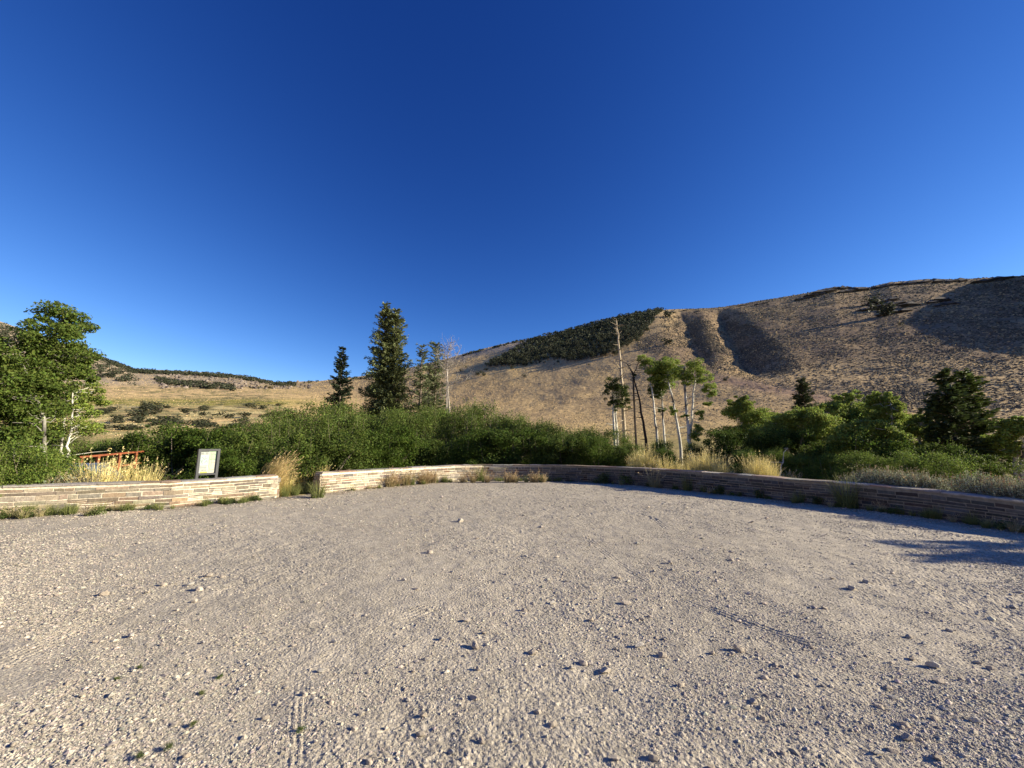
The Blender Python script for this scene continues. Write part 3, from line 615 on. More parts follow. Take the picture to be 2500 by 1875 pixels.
# ---- trees traced in pixels at a distance, with real depth
def zig(a, b, n, amp, rg):
    a = np.array(a); b = np.array(b); t = np.linspace(0, 1, n)[:, None]; P = a+(b-a)*t; j = rg.normal(size=(n, 3))*amp; j[0] = 0; j[-1] = 0; return P+j
def px_tree(name, label, cat, r, trunks, blobs, leafn, leaf, col, seed, bark=(.62, .60, .52), rad=.12, twig=0, group=None, mat=M_LEAF, dz=.45, dark_base=0, stubs=8):
    rg = RS(seed); b0 = wp(trunks[0][0][0], trunks[0][0][1], r); z0 = float(tz(b0.x, b0.y))-.1
    root = empty(name, (b0.x, b0.y, z0), label, cat, group); O = np.array([b0.x, b0.y, z0])
    ends = []
    for ti, tr in enumerate(trunks):
        off = rg.uniform(-.5, .5) if ti else 0
        P = np.array([list(wp(q[0], q[1], r+off)) for q in tr])-O; P = np.vstack([[P[0][0]+(P[0][0]-P[1][0])*.1, P[0][1], 0.0], P]) if P[0][2] > .15 else P
        Pd = []
        for a, b in zip(P[:-1], P[1:]): Pd += list(zig(a, b, 5, .02, rg)[:-1])
        Pd.append(P[-1]); Pd = np.array(Pd); t = np.linspace(0, 1, len(Pd))
        rdi = rad*(1-.75*t)*(tr[0][2] if len(tr[0]) > 2 else 1)
        cc = np.array(bark)[None]*rg.uniform(.75, 1.15, (len(Pd), 1))
        if 'white' in name or name == 'aspen': 
            dk = rg.rand(len(Pd)) < .22; cc[dk] = np.array([.10, .09, .08])
        if dark_base: cc[t < dark_base] *= .12
        g = Geo(); g.tube(Pd, rdi, 9, col=cc)
        for s_ in range(stubs):
            i = rg.randint(2, len(Pd)); d = rg.normal(size=3); d[2] = abs(d[2])*.3-.1; d /= np.linalg.norm(d); l_ = rg.uniform(.3, 1.1)*(1.2-.6*t[i])
            e = Pd[i]+d*l_; g.tube(zig(Pd[i], e, 4, .03, rg), np.linspace(rdi[i]*.3+.008, .004, 4), 4, col=np.array(bark)*.8)
        for s_ in range(twig if ti == 0 else twig//6):
            i = rg.randint(int(len(Pd)*.35), len(Pd)); d = rg.normal(size=3); d[2] = abs(d[2])*.7+.25; d /= np.linalg.norm(d); l_ = rg.uniform(.3, 1.5)*(1.1-.5*t[i]); e = Pd[i]+d*l_
            q_ = zig(Pd[i], e, 5, .05, rg); g.tube(q_, np.linspace(.016, .004, 5), 3, col=np.array(bark)*.9)
            for _ in range(2):
                b_ = q_[rg.randint(2, 5)]; d2 = d+rg.normal(size=3)*.6; g.tube([b_, b_+d2*l_*.4], [.007, .003], 3, col=np.array(bark)*.9)
        link('trunk', g.mesh('trunk', M_BARK, True), root); ends.append((Pd, rdi))
    if blobs:
        g = Geo(); bw = Geo()
        for (bx_, by_, bw_, bh_) in blobs:
            scl = r/F*.93/ (1/ math.cos(0)); c = np.array(list(wp(bx_, by_, r)))-O; pxm = r/math.hypot(F, bx_-1250)
            rx, rz_ = bw_/2*pxm, bh_/2*pxm; c[:2] += rg.uniform(-dz, dz)*np.array([b0.x, b0.y])/r*rx
            nsub = max(5, int(rx*rz_*60))
            for q in range(nsub):
                d = rg.normal(size=3); d /= np.linalg.norm(d); cc = c+d*np.array([rx, rx*.9, rz_])*rg.rand()**.4*.8
                sr = rg.uniform(.20, .36)*min(1, max(rx, rz_)); n_ = int(leafn*rg.uniform(.6, 1.3))
                dd = rg.normal(size=(n_, 3)); dd /= np.linalg.norm(dd, axis=1)[:, None]
                P = cc+dd*sr*(rg.uniform(.1, 1, n_)**.5)[:, None]*np.array([1.25, 1.25, .75])
                leaves(g, P, leaf, rg, np.array(col)*rg.uniform(.8, 1.2), out=dd*.6)
                if q % 2 == 0:
                    Pd, rdi = ends[int(np.argmin([np.min(np.linalg.norm(e_[0]-cc, axis=1)) for e_ in ends]))]
                    lo = np.where(Pd[:, 2] < cc[2]-.1)[0]; i = lo[np.argmin(np.linalg.norm(Pd[lo]-cc, axis=1))] if len(lo) else len(Pd)-1
                    bw.tube(zig(Pd[i], cc, 5, .06, rg), np.linspace(max(.012, rdi[i]*.35), .005, 5), 4, col=np.array(bark)*.85)
        link('crown', g.mesh('crown', mat), root); link('branches', bw.mesh('branches', M_BARK), root)
    return root
ASP = (.235, .30, .065)
px_tree('aspen', 'big leafy aspen with a leaning crown at the left edge of the lot', 'tree', 17.5,
        [[(30, 1120, 1.3), (60, 1000), (95, 900), (140, 800), (165, 760)], [(110, 1120), (100, 1000), (60, 900), (20, 840)], [(-60, 1120), (-50, 980), (-20, 850)]],
        [(150, 765, 140, 40), (100, 780, 70, 40), (190, 800, 95, 70), (130, 815, 140, 60), (75, 825, 110, 50), (205, 848, 90, 36), (150, 862, 150, 50), (0, 840, 110, 60), (30, 870, 160, 90), (110, 900, 170, 70), (190, 895, 80, 50), (20, 940, 200, 90), (120, 945, 110, 60), (0, 1010, 160, 110), (80, 1010, 120, 90), (-90, 900, 160, 120), (-90, 1000, 160, 150), (40, 1060, 150, 60), (110, 1065, 80, 50), (195, 925, 70, 50), (215, 870, 50, 30), (60, 960, 120, 70), (85, 985, 130, 80), (90, 930, 110, 60)],
        130, .075, (.12, .17, .036), 71, rad=.055, stubs=3, bark=(.30, .29, .24))
px_tree('aspen', 'slender young aspen with two white stems left of the orange railing', 'tree', 19.5,
        [[(148, 1125), (150, 1080), (158, 1020), (160, 950)], [(160, 1125), (168, 1075), (175, 1020), (178, 940)]],
        [(165, 965, 130, 50), (215, 955, 75, 60), (140, 1000, 120, 60), (200, 1000, 90, 60), (240, 985, 40, 60), (170, 1040, 140, 50), (225, 1045, 80, 40), (120, 1050, 70, 50)],
        90, .07, ASP, 72, rad=.05, stubs=4)
px_tree('aspen', 'white stemmed aspen with flat dark crown left of the tall bare snag', 'tree', 25,
        [[(1500, 1062), (1497, 1010), (1496, 960), (1497, 930)], [(1508, 1058), (1503, 1000), (1500, 950)]],
        [(1495, 939, 50, 49), (1518, 959, 40, 58), (1487, 982, 32, 32), (1505, 988, 40, 35), (1530, 963, 24, 35), (1482, 953, 24, 35), (1532, 987, 22, 29)], 70, .085, (.075, .105, .028), 73, rad=.10, stubs=14)
AG = 'white aspens left of the rounded green trees'
px_tree('aspen', 'leftmost of the four tall white aspens, crown bending to the left', 'tree', 24,
        [[(1603, 1055), (1598, 1010), (1592, 950), (1583, 905), (1570, 885)]], [(1572, 878, 40, 38), (1590, 896, 56, 49), (1610, 903, 40, 44), (1595, 921, 46, 38)], 85, .085, ASP, 74, rad=.08, group=AG, stubs=12)
px_tree('aspen', 'slim straight aspen second of the four tall white trunks', 'tree', 24.8,
        [[(1621, 1062), (1618, 1000), (1613, 950), (1612, 900)]], [(1615, 894, 50, 52), (1605, 940, 60, 64), (1600, 958, 40, 44), (1625, 919, 40, 49), (1620, 1002, 30, 23)], 85, .085, (.09, .135, .032), 75, rad=.08, group=AG)
px_tree('aspen', 'third tall white aspen with trunk leaning left under a broad crown', 'tree', 24,
        [[(1659, 1070), (1650, 1020), (1641, 970), (1632, 935), (1628, 900)]], [(1637, 894, 70, 58), (1632, 929, 60, 52), (1655, 908, 40, 44), (1620, 908, 40, 44), (1645, 1002, 34, 26)], 85, .085, ASP, 76, rad=.095, group=AG)
px_tree('aspen', 'forked white aspen, rightmost of the four, leaf tufts hanging down its right side', 'tree', 22.5,
        [[(1687, 1105, 1.3), (1682, 1060), (1675, 990), (1668, 915), (1672, 895)], [(1684, 1085, .9), (1689, 1030), (1692, 970), (1697, 925), (1705, 900)]],
        [(1665, 909, 56, 49), (1700, 899, 60, 52), (1720, 919, 50, 52), (1680, 923, 50, 44), (1735, 949, 36, 49), (1722, 957, 24, 29), (1730, 987, 24, 32), (1712, 1013, 26, 38), (1705, 1044, 34, 49), (1700, 1063, 40, 35), (1672, 1017, 24, 23)], 85, .08, ASP, 77, rad=.095, group=AG, stubs=16)
px_tree('burnt_snag', 'dark charred leaning trunk with one small leaf tuft between snag and aspens', 'tree', 23.5,
        [[(1577, 1072), (1568, 1020), (1560, 970), (1550, 935), (1543, 905)], [(1545, 915, .5), (1535, 895), (1528, 885)], [(1545, 915, .5), (1555, 895), (1560, 880)]], [(1546, 917, 26, 20)], 60, .08, (.06, .08, .02), 78, bark=(.045, .035, .03), rad=.09, stubs=14)
px_tree('bare_snag', 'tall bare silver snag rising highest above the hillside', 'tree', 26,
        [[(1524, 1050, 1.15), (1519, 960), (1514, 880), (1509, 830), (1505, 783)]], [], 0, 0, ASP, 79, bark=(.50, .42, .30), rad=.12, stubs=85)
def aspen_round(px, r, ytop, ybase, wpx, label, seed, group='leafy aspens on the right behind the wall', col=ASP, lean=0, lo=.55, n=85):
    rg = RS(seed); H = ybase-ytop; bl = []
    for i in range(int(10+wpx*H/750)):
        f = rg.rand(); yy = ytop+H*(.08+.78*f); ww = wpx*(.12+.88*math.sin(min(1, f*1.25+.12)*math.pi*.62)); a = rg.uniform(-1, 1)
        bl.append((px+a*ww*.38+lean*(1-f), yy, ww*.55, H*.26))
    tr = [[(px-lean*.2, ybase+25), (px, (ytop+ybase)/2+20), (px+lean*.6, ytop+H*.25)], [(px+12, ybase+22, .7), (px+18+wpx*.05, (ytop+ybase)/2), (px+wpx*.15+lean*.5, ytop+H*.3)]]
    return px_tree('aspen', label, 'tree', r, tr, bl, n, .08, col, seed, rad=.09, group=group, stubs=6)
aspen_round(1812, 23, 964, 1090, 128, 'bushy aspen with thin white stems just right of the four tall aspens', 81)
aspen_round(1860, 24, 997, 1100, 94, 'small pale aspen tucked between two rounder trees left of the lone spruce', 82)
aspen_round(1945, 20, 982, 1110, 175, 'round leaning aspen with a short white trunk below the lone spruce', 83, lean=14)
px_tree('dead_branch', 'crooked white dead stem leaning out of the green thicket', 'branch', 16.5, [[(1907, 1150), (1912, 1120), (1922, 1095)]], [], 0, 0, ASP, 84, rad=.032, stubs=3)
aspen_round(2080, 24, 954, 1100, 189, 'broad bright green aspen right of the lone spruce', 85)
aspen_round(2155, 22, 942, 1100, 121, 'pointed aspen, tallest green top between lone spruce and twin spruces', 86)
aspen_round(2205, 23, 997, 1100, 121, 'low sloping aspen on the left flank of the twin spruces', 87)
aspen_round(2120, 18, 1022, 1120, 189, 'low front aspen below the pointed green top', 88)
aspen_round(2480, 20, 1012, 1120, 121, 'bright green aspen cut by the right edge of the view', 89)
aspen_round(1895, 25, 1000, 1100, 90, 'pale green aspen peeping over the round leaning aspen on its left side', 104)
aspen_round(2025, 23, 975, 1100, 110, 'tall green aspen directly right of the lone spruce, overlapping the broad one', 105)
aspen_round(2245, 22, 1015, 1110, 90, 'short aspen between the sloping aspen and the twin spruces', 106)
aspen_round(2580, 20, 1000, 1120, 120, 'aspen just beyond the right edge of the view', 90)

def conifer_mesh(seed, H, W, lv, br, col, nsz=.22, pw=.8, gap=.0, droop=.25, tops=1, low=.05, dens=1.0, ns=1.0):
    rg = RS(seed); g = Geo(); tk = Geo(); bw = Geo()
    for tp in range(tops):
        ox = 0 if tops == 1 else (-.085*W if tp == 0 else .095*W); Ht = H*(1 if tp == 0 else .965)
        tk.tube([(ox*.3, 0, 0), (ox*.8, 0, H*.3), (ox, 0, H*.65), (ox, 0, Ht*.985)], [.018*H, .014*H, .008*H, .012], 8, col=(.19, .15, .12))
        for l in range(lv):
            f = (l+rg.rand()*.6)/lv
            env = W/2*min(1, (1-f)**pw*1.08+.02)*(.84 if tops == 2 else 1)
            if f < .12: env *= .75+2*f
            for b in range(br):
                if rg.rand() < gap: continue
                a = rg.uniform(0, 2*math.pi); z = Ht*(low+(1-low)*min(.995, f+rg.uniform(-1.6, 1.6)/lv)); Lb = env*(rg.uniform(.35, 1.0)+(.3*rg.rand() if rg.rand() < .25 else 0))+.08; d = np.array([math.cos(a), math.sin(a)])
                up = (.15+.55*f)-droop*(1-f)
                m_ = max(10, int(dens*Lb*52)); t = rg.rand(m_)**.75
                ax = np.c_[ox+d[0]*Lb*t, d[1]*Lb*t, z+Lb*(up*t-.18*t*t+droop*.25*t**3)]
                sp = rg.normal(size=m_)*.13*Lb*(1.05-t); P = ax+np.c_[-d[1]*sp, d[0]*sp, rg.normal(size=m_)*.05*Lb+rg.normal(size=m_)*.03]
                n_ = len(P)
                u = np.c_[d[0]-d[1]*np.sign(sp)*rg.uniform(.2, 1.1, n_), d[1]+d[0]*np.sign(sp)*rg.uniform(.2, 1.1, n_), rg.uniform(-.25, .35, n_)]; u /= np.linalg.norm(u, axis=1)[:, None]
                nn = rg.normal(size=(n_, 3))*1.0+np.array([0, 0, 1.]); v = np.cross(nn, u); v /= np.linalg.norm(v, axis=1)[:, None]
                s_ = (nsz*rg.uniform(.6, 1.3, n_))[:, None]
                V = np.stack([P-u*s_*.4, P+v*s_*.2*ns, P+u*s_*.6, P-v*s_*.2*ns], 1)
                c_ = np.array(col)[None]*rg.uniform(.65, 1.35)*rg.uniform(.7, 1.3, (n_, 1))
                g.add(V.reshape(-1, 3), Q=np.arange(n_*4).reshape(n_, 4), col=np.repeat(c_, 4, axis=0))
                if b % 2 == 0: bw.tube([(ox, 0, z), (ox+d[0]*Lb*.5, d[1]*Lb*.5, z+Lb*(up*.5-.045)), (ox+d[0]*Lb*.92, d[1]*Lb*.92, z+Lb*(up*.92-.15))], [.006*H*(1-f)+.008, .01, .004], 4, col=(.16, .13, .10))
    return g.mesh('crown', M_NEEDLE), tk.mesh('trunk', M_BARK, True), bw.mesh('branches', M_BARK)
def put_conifer(name, label, px, pytop, r, wpx, seed, col, group=None, rz=None, **kw):
    b = wp(px, 1085, r); z0 = float(tz(b.x, b.y))-.1; H = wp(px, pytop, r).z-z0; W = wpx*r/math.hypot(F, px-1250)
    root = empty(name, (b.x, b.y, z0), label, 'tree', group, rz=seed if rz is None else rz)
    for nme, me in zip(('crown', 'trunk', 'branches'), conifer_mesh(seed, H, W, col=col, **kw)): link(nme, me, root)
    return root
put_conifer('spruce', 'small dark pointed spruce left of the tall twin topped fir', 821, 849, 32, 92, 91, (.035, .05, .026), lv=44, br=12, nsz=.18, pw=.62)
put_conifer('fir', 'tall broad fir with two tops standing above the thicket', 938, 741, 34, 150, 92, (.20, .23, .10), rz=.1, lv=60, br=12, nsz=.19, pw=.55, tops=2, droop=.15)
put_conifer('pine', 'thin scraggly pine with a pale trunk right of the twin topped fir', 1022, 845, 33, 74, 93, (.17, .20, .10), lv=36, br=10, nsz=.19, pw=.35, gap=.2, droop=-.05, dens=.75)
put_conifer('pine', 'narrow grey green pine beside the bare white dead tree', 1058, 838, 35, 84, 94, (.16, .19, .09), lv=40, br=12, nsz=.19, pw=.4, gap=.15, droop=-.05, dens=.8)
px_tree('dead_tree', 'bare white dead tree with forking twigs right of the pines', 'tree', 31,
        [[(1097, 1005, 1.1), (1094, 950), (1091, 900), (1094, 870), (1100, 838)], [(1092, 905, .5), (1110, 880), (1125, 850)], [(1092, 905, .5), (1075, 890), (1068, 865)], [(1094, 940, .5), (1115, 935), (1140, 926)], [(1093, 890, .4), (1085, 865), (1084, 845)], [(1093, 900, .4), (1120, 893), (1140, 885)]],
        [], 0, 0, ASP, 95, bark=(.42, .38, .33), rad=.07, stubs=14, twig=120)
put_conifer('spruce', 'lone dark spruce standing out against the tan slope on the right', 1976, 924, 34, 80, 96, (.06, .08, .036), lv=40, br=12, nsz=.18, pw=.5)
put_conifer('spruce', 'left spruce of the dark twin spruces near the right edge', 2334, 902, 20, 150, 97, (.06, .085, .028), lv=30, br=9, nsz=.18, pw=.65, gap=.1, dens=1.0, droop=-.02)
put_conifer('spruce', 'right spruce of the dark twin spruces near the right edge', 2384, 910, 21, 160, 98, (.085, .12, .03), lv=30, br=9, nsz=.18, pw=.6, gap=.1, dens=1.0, droop=-.02)
aspen_round(2290, 21.5, 960, 1100, 60, 'dark leafy aspen pressed against the left side of the twin spruces', 99, col=(.08, .12, .03))
# trees standing outside the view on the right, towards the sun: they shade the corner of the lot
for (x, y, H, W, sd_) in ((17.6, 5.1, 4.1, 2.2, 101), (20.5, 5.6, 5.2, 2.6, 102), (24, 4.6, 6.2, 2.8, 103)):
    root = empty('spruce', (x, y, float(tz(x, y))-.1), 'spruce outside the right edge shading the corner of the lot', 'tree', 'spruces beyond the right edge of the view')
    for nme, me in zip(('crown', 'trunk', 'branches'), conifer_mesh(sd_, H, W, col=(.04, .055, .02), lv=24, br=9, nsz=.19, pw=.6)): link(nme, me, root)

# ---- grasses, sagebrush, weeds
def tuft_mesh(seed, H, spread, n, col, tip, w=.012, lean=(0, 0), heads=0):
    rg = RS(seed); k = 5
    a = rg.uniform(0, 2*math.pi, n); b = rg.rand(n)**.5*spread*.28; h = H*rg.uniform(.35, 1.05, n)
    o = rg.rand(n)*spread*.75*(.4+.6*rg.rand(n)); t = np.linspace(0, 1, k)
    X = (b*np.cos(a))[:, None]+(o*np.cos(a)+lean[0]*h)[:, None]*t**1.8; Y = (b*np.sin(a))[:, None]+(o*np.sin(a)+lean[1]*h)[:, None]*t**1.8
    Zz = h[:, None]*(t-.18*t**3*(o/(spread+1e-6))[:, None]*2)
    wv = rg.uniform(0, math.pi, n); wx = np.cos(wv)[:, None]*w*(1-.8*t)*.5; wy = np.sin(wv)[:, None]*w*(1-.8*t)*.5
    Lf = np.stack([X-wx, Y-wy, Zz], -1); Rt = np.stack([X+wx, Y+wy, Zz], -1); V = np.stack([Lf, Rt], 2).reshape(n, k*2, 3)
    i = np.arange(k-1); q = np.stack([i*2, i*2+1, i*2+3, i*2+2], 1); Q = (q[None]+(np.arange(n)*2*k)[:, None, None]).reshape(-1, 4)
    c0 = np.array(col)[None, None]*(1-t)[None, :, None]+np.array(tip)[None, None]*t[None, :, None]; c = c0*rg.uniform(.7, 1.25, (n, 1, 1))
    g = Geo(); g.add(V.reshape(-1, 3), Q=Q, col=np.repeat(c, 2, axis=1).reshape(-1, 3))
    if heads:
        ids = rg.choice(n, heads, replace=False)
        for q_ in ids:
            P = np.stack([X[q_], Y[q_], Zz[q_]], -1); e = P[-1]; d = P[-1]-P[-2]; d /= np.linalg.norm(d)
            tt = rg.rand(16)[:, None]; leaves(g, e-d*.02+d*tt*.16+rg.normal(size=(16, 3))*.008, .03, rg, tip, asp=.4)
    return g.mesh('blades', M_GRASS)
def sage_mesh(seed, H, W, n, stalks=26, rust=0):
    rg = RS(seed); g = Geo()
    for i in range(n):
        a = rg.uniform(0, 2*math.pi); q = rg.rand()**.5; tip = np.array([math.cos(a)*q*W/2, math.sin(a)*q*W/2, H*(.45+.55*math.sqrt(max(0, 1-q*q)))*rg.uniform(.75, 1.05)])
        b = tip*np.array([.25, .25, 0]); t = rg.rand(26)[:, None]; t = .35+.65*t
        P = b+(tip-b)*t+rg.normal(size=(26, 3))*.022; leaves(g, P, .045, rg, np.array([.38, .42, .29])*rg.uniform(.7, 1.2), asp=.3)
        g.tube([b, (b+tip)/2+rg.normal(size=3)*.03, tip], [.008, .006, .002], 3, col=(.16, .13, .10))
    for i in range(stalks):
        a = rg.uniform(0, 2*math.pi); q = rg.rand()**.5*.8; b = np.array([math.cos(a)*q*W/2, math.sin(a)*q*W/2, H*.7*math.sqrt(1-q*q*.8)]); e = b+np.array([rg.normal()*.05, rg.normal()*.05, H*rg.uniform(.25, .5)])
        c = np.array([.40, .33, .20]) if rg.rand() > rust else np.array([.36, .2, .12]); t = rg.rand(14)[:, None]; leaves(g, b+(e-b)*t+rg.normal(size=(14, 3))*.010, .035, rg, c, asp=.4)
        g.tube([b, e], [.004, .002], 3, col=c)
    return g.mesh('sprigs', M_GRASS)
TU = {('gold', i): tuft_mesh(120+i, 1.0, .75, 420, (.46, .45, .14), (.84, .71, .33), heads=40) for i in range(3)}
TU.update({('green', i): tuft_mesh(130+i, .5, .5, 200, (.13, .16, .05), (.27, .29, .10), w=.010) for i in range(3)})
TU.update({('pale', i): tuft_mesh(140+i, .4, .45, 150, (.28, .27, .12), (.55, .46, .27), w=.01, heads=14) for i in range(2)})
TU.update({('red', i): tuft_mesh(150+i, .38, .35, 160, (.32, .27, .14), (.46, .35, .20), w=.010, heads=24) for i in range(2)})
TU['blown', 0] = tuft_mesh(160, 1.15, .6, 420, (.42, .37, .14), (.76, .60, .30), lean=(.55, -.05), heads=60)
TU.update({('sage', i): sage_mesh(170+i, .75, 1.15, 190) for i in range(2)}); TU['rustsage', 0] = sage_mesh(175, .85, 1.3, 230, 40, .35); TU['sagelow', 0] = sage_mesh(176, .5, .6, 80, 14)
def leafy(seed, W, H, n, col): return bush_mesh(seed, W, H, 9, n, .05, col, .38, 3)[0]
TU['weed', 0] = leafy(180, .5, .3, 60, (.12, .17, .05)); TU['weed', 1] = leafy(181, .45, .22, 60, (.16, .19, .07)); TU['weed', 2] = leafy(182, .4, .35, 60, (.10, .13, .05))
def tuft(kind, i, x, y, z, s, label, cat, group, name, sz=None):
    n_ = 3 if kind in ('gold', 'green', 'weed') else (2 if kind in ('pale', 'red', 'sage') else 1)
    o = link(name, TU[kind, i % n_]); o.location = (x, y, z); o.rotation_euler = (0, 0, 0 if kind == 'blown' else (i*2.4) % 6.28); o.scale = (s, s, sz or s)
    return tag(o, label, cat, group)
def px_tuft(kind, i, px, pyb, pyt, label, cat, group, name, d=None, wf=1.0):
    """foot at the ground behind the wall (distance d beyond it) or on the lot when d is None"""
    a, t = ray(px, pyb)
    if d is None: r_ = min(-CAMZ/float(t), float(rwall(a))-.08); z = 0.0
    else: r_ = float(rwall(a))+.45+d; z = float(tz(r_*np.sin(a), r_*np.cos(a)))
    top = wp(px, pyt, r_).z; H0 = {'gold': 1.0, 'green': .5, 'pale': .42, 'red': .4, 'blown': 1.0, 'sage': .85, 'rustsage': .95, 'sagelow': .6, 'weed': .36}[kind]
    s = max(.12, (top-z)/H0)
    return tuft(kind, i, float(r_*np.sin(a)), float(r_*np.cos(a)), z-.02, s*wf, label, cat, group, name, sz=s)
GB = 'golden bunchgrass behind the stone wall'
tuftdata = [('gold', 255, 1114, .9, 1.1), ('gold', 280, 1120, 1.1, .9), ('gold', 235, 1124, .8, .9), ('gold', 350, 1125, .9, .8), ('gold', 372, 1132, 1.2, .8),
            ('gold', 1568, 1088, .5, .8), ('gold', 1592, 1096, .8, .8), ('gold', 1620, 1110, .5, .8), ('gold', 1545, 1105, .7, .6), ('gold', 1705, 1098, .5, .8), ('gold', 1735, 1095, .7, .8), ('gold', 1762, 1110, .5, .7), ('gold', 1675, 1118, .5, .7),
            ('gold', 1838, 1108, .4, .8), ('gold', 1862, 1106, .7, .8), ('gold', 1885, 1120, .4, .7), ('gold', 1650, 1122, .9, .7)]
tuftdata.sort(key=lambda t: t[1]); nL = sum(t[1] < 500 for t in tuftdata)
for q, (kd, px_, yt, d, wf) in enumerate(tuftdata):
    side_ = 'behind the sunlit left wall' if px_ < 500 else 'behind the shaded long wall'
    px_tuft(kd, q, px_, 1150, yt, 'golden bunchgrass '+side_+', '+ORD[q if px_ < 500 else q-nL]+' clump from the left', 'grass clump', GB, 'grass_clump', d, wf)
for q, (px_, yt, d, s_) in enumerate([(652, 1118, .9, .9), (668, 1130, .4, .8), (640, 1120, 1.2, .9)]):
    px_tuft('blown', q, px_, 1165, yt, 'golden grass clump blown to the right beside the gap in the wall', 'grass clump', 'blown grass clumps at the gap', 'grass_clump', d, s_)
for q, (px_, yt, d) in enumerate([(690, 1158, .6), (708, 1150, .5), (722, 1160, .9), (738, 1155, .5), (752, 1146, .8), (768, 1136, .6), (700, 1142, 1.6), (745, 1140, 1.8), (780, 1128, 1.2), (724, 1172, .0), (700, 1180, .0), (745, 1175, .1), (762, 1165, .2)]):
    px_tuft('gold' if q < 9 else 'green', q, px_, 1165, yt, 'straggly grass filling the gap between the two walls', 'grass clump', 'grass in the gap between the walls', 'grass_clump', d, .8)
SG = 'sagebrush behind the stone wall'
for kd, px_, yt, d, wf, lab in [('sage', 165, 1145, .3, .9, 'silvery sagebrush in front of the parked car'), ('sage', 205, 1150, .4, .9, 'silvery sagebrush in front of the orange railing'), ('sage', 135, 1158, .3, .7, 'low sagebrush next to the green steel post'),
        ('sagelow', 545, 1160, .1, .9, 'small grey sprig at the right foot of the sign'), ('sagelow', 840, 1140, .1, .9, 'small silvery sprig on the far side of the long wall near the gap'),
        ('sage', 2128, 1130, .4, .9, 'leftmost silvery sagebrush of the row behind the right part of the wall'), ('sage', 2178, 1133, .4, .9, 'second silvery sagebrush of the row behind the right part of the wall'), ('sage', 2232, 1138, .4, .9, 'third silvery sagebrush of the row behind the right part of the wall'),
        ('sage', 2282, 1148, .5, .8, 'sagebrush at the right end of the row, beside the dry grass'), ('rustsage', 2385, 1140, .3, .95, 'large grey sagebrush with rusty seed stalks near the right edge'), ('rustsage', 2465, 1152, .3, .95, 'sagebrush with orange seed stalks at the right edge'), ('rustsage', 2540, 1160, .3, 1, 'sagebrush just past the right edge'),
        ('sage', 2080, 1150, .7, .8, 'sparse sagebrush between long wall and low green trees')]:
    px_tuft(kd, int(px_), px_, 1165, yt, lab, 'sagebrush', SG, 'sagebrush', d, wf)
rng = RS(33)
for q in range(46):                          # low mixed plants just behind the walls
    px_ = rng.choice([rng.uniform(0, 660), rng.uniform(790, 900), rng.uniform(1500, 2500), rng.uniform(1900, 2500)])
    a = float(ray(px_, 1160)[0]); r_ = float(rwall(a))+rng.uniform(.55, 2.6); kd = rng.choice(['pale', 'green', 'weed', 'pale', 'red'] if px_ < 900 else ['pale', 'pale', 'green'])
    s_ = rng.uniform(.7, 1.3); x, y = r_*math.sin(a), r_*math.cos(a)
    tuft(kd, q, x, y, float(tz(x, y))-.02, s_, 'low mixed grass and weed tuft on the verge behind the stone walls', 'weed', 'verge plants behind the walls', 'verge_plant')
# weeds along the foot of the walls on the lot side
px_tuft('green', 1, 775, 1215, 1168, 'bright grass tuft at the end of the long wall beside the gap', 'grass clump', None, 'grass_clump', None, 1.1)
for px_, yb, yt, kd, lab in [(1172, 1172, 1128, 'green', 'upright green grass tuft standing higher than the wall at its far bend'), (1598, 1190, 1140, 'pale', 'pale upright grass tuft against the shaded wall below the golden clumps'), (1680, 1195, 1152, 'green', 'grey green weed tuft against the shaded wall below the forked aspen'),
        (1718, 1197, 1178, 'green', 'small green tuft at the wall foot right of the grey green tuft'), (2070, 1232, 1150, 'green', 'largest bright green grass tuft in front of the shaded wall'), (1952, 1220, 1190, 'green', 'spreading green tuft at the foot of the shaded wall left of the largest tuft'),
        (2155, 1250, 1222, 'pale', 'pale spreading grass tuft at the wall foot right of the largest tuft'), (2200, 1252, 1230, 'green', 'low green tuft in wall shade right of the pale spreading tuft'), (2288, 1262, 1232, 'green', 'dark grass tuft in wall shade between two low tufts near the right edge'),
        (2375, 1275, 1240, 'green', 'wide grass tuft with seed heads in the wall shade near the right edge'), (2460, 1285, 1262, 'weed', 'low weed patch at the wall foot at the right edge'), (2000, 1228, 1208, 'weed', 'leafy weed between the spreading tuft and largest tuft'),
        (1850, 1208, 1190, 'weed', 'small leafy weed at the shaded wall below the crooked stem'), (1760, 1198, 1180, 'weed', 'thin leafy weed at the shaded wall below golden grass'), (1475, 1180, 1150, 'weed', 'leafy weed against the shaded wall below the bare snag'), (1530, 1182, 1152, 'weed', 'dark leafy weed pair member against the wall right of the snag'), (1330, 1176, 1158, 'pale', 'thin yellow tuft at the shaded middle of the long wall')]:
    px_tuft(kd, int(px_), px_, yb, yt, lab, 'weed', None, 'wall_weed', None, .8 if kd != 'weed' else 1.0)
for q in range(36):                          # red-brown dried weeds
    px_ = rng.uniform(900, 1330) if q < 50 else rng.uniform(860, 1420); yt = rng.uniform(1143, 1160)
    if q % 3 < 2: px_tuft('red', q, px_, 1178, yt, 'rusty dried weed growing against the middle of the long wall', 'weed', 'rusty dried weeds along the wall', 'dried_weed', None, .8)
    else: px_tuft('green', q, px_, 1178, yt+8, 'green grass tuft growing among the rusty weeds at the middle of the long wall', 'weed', 'green tufts among the rusty weeds', 'wall_weed', None, .8)
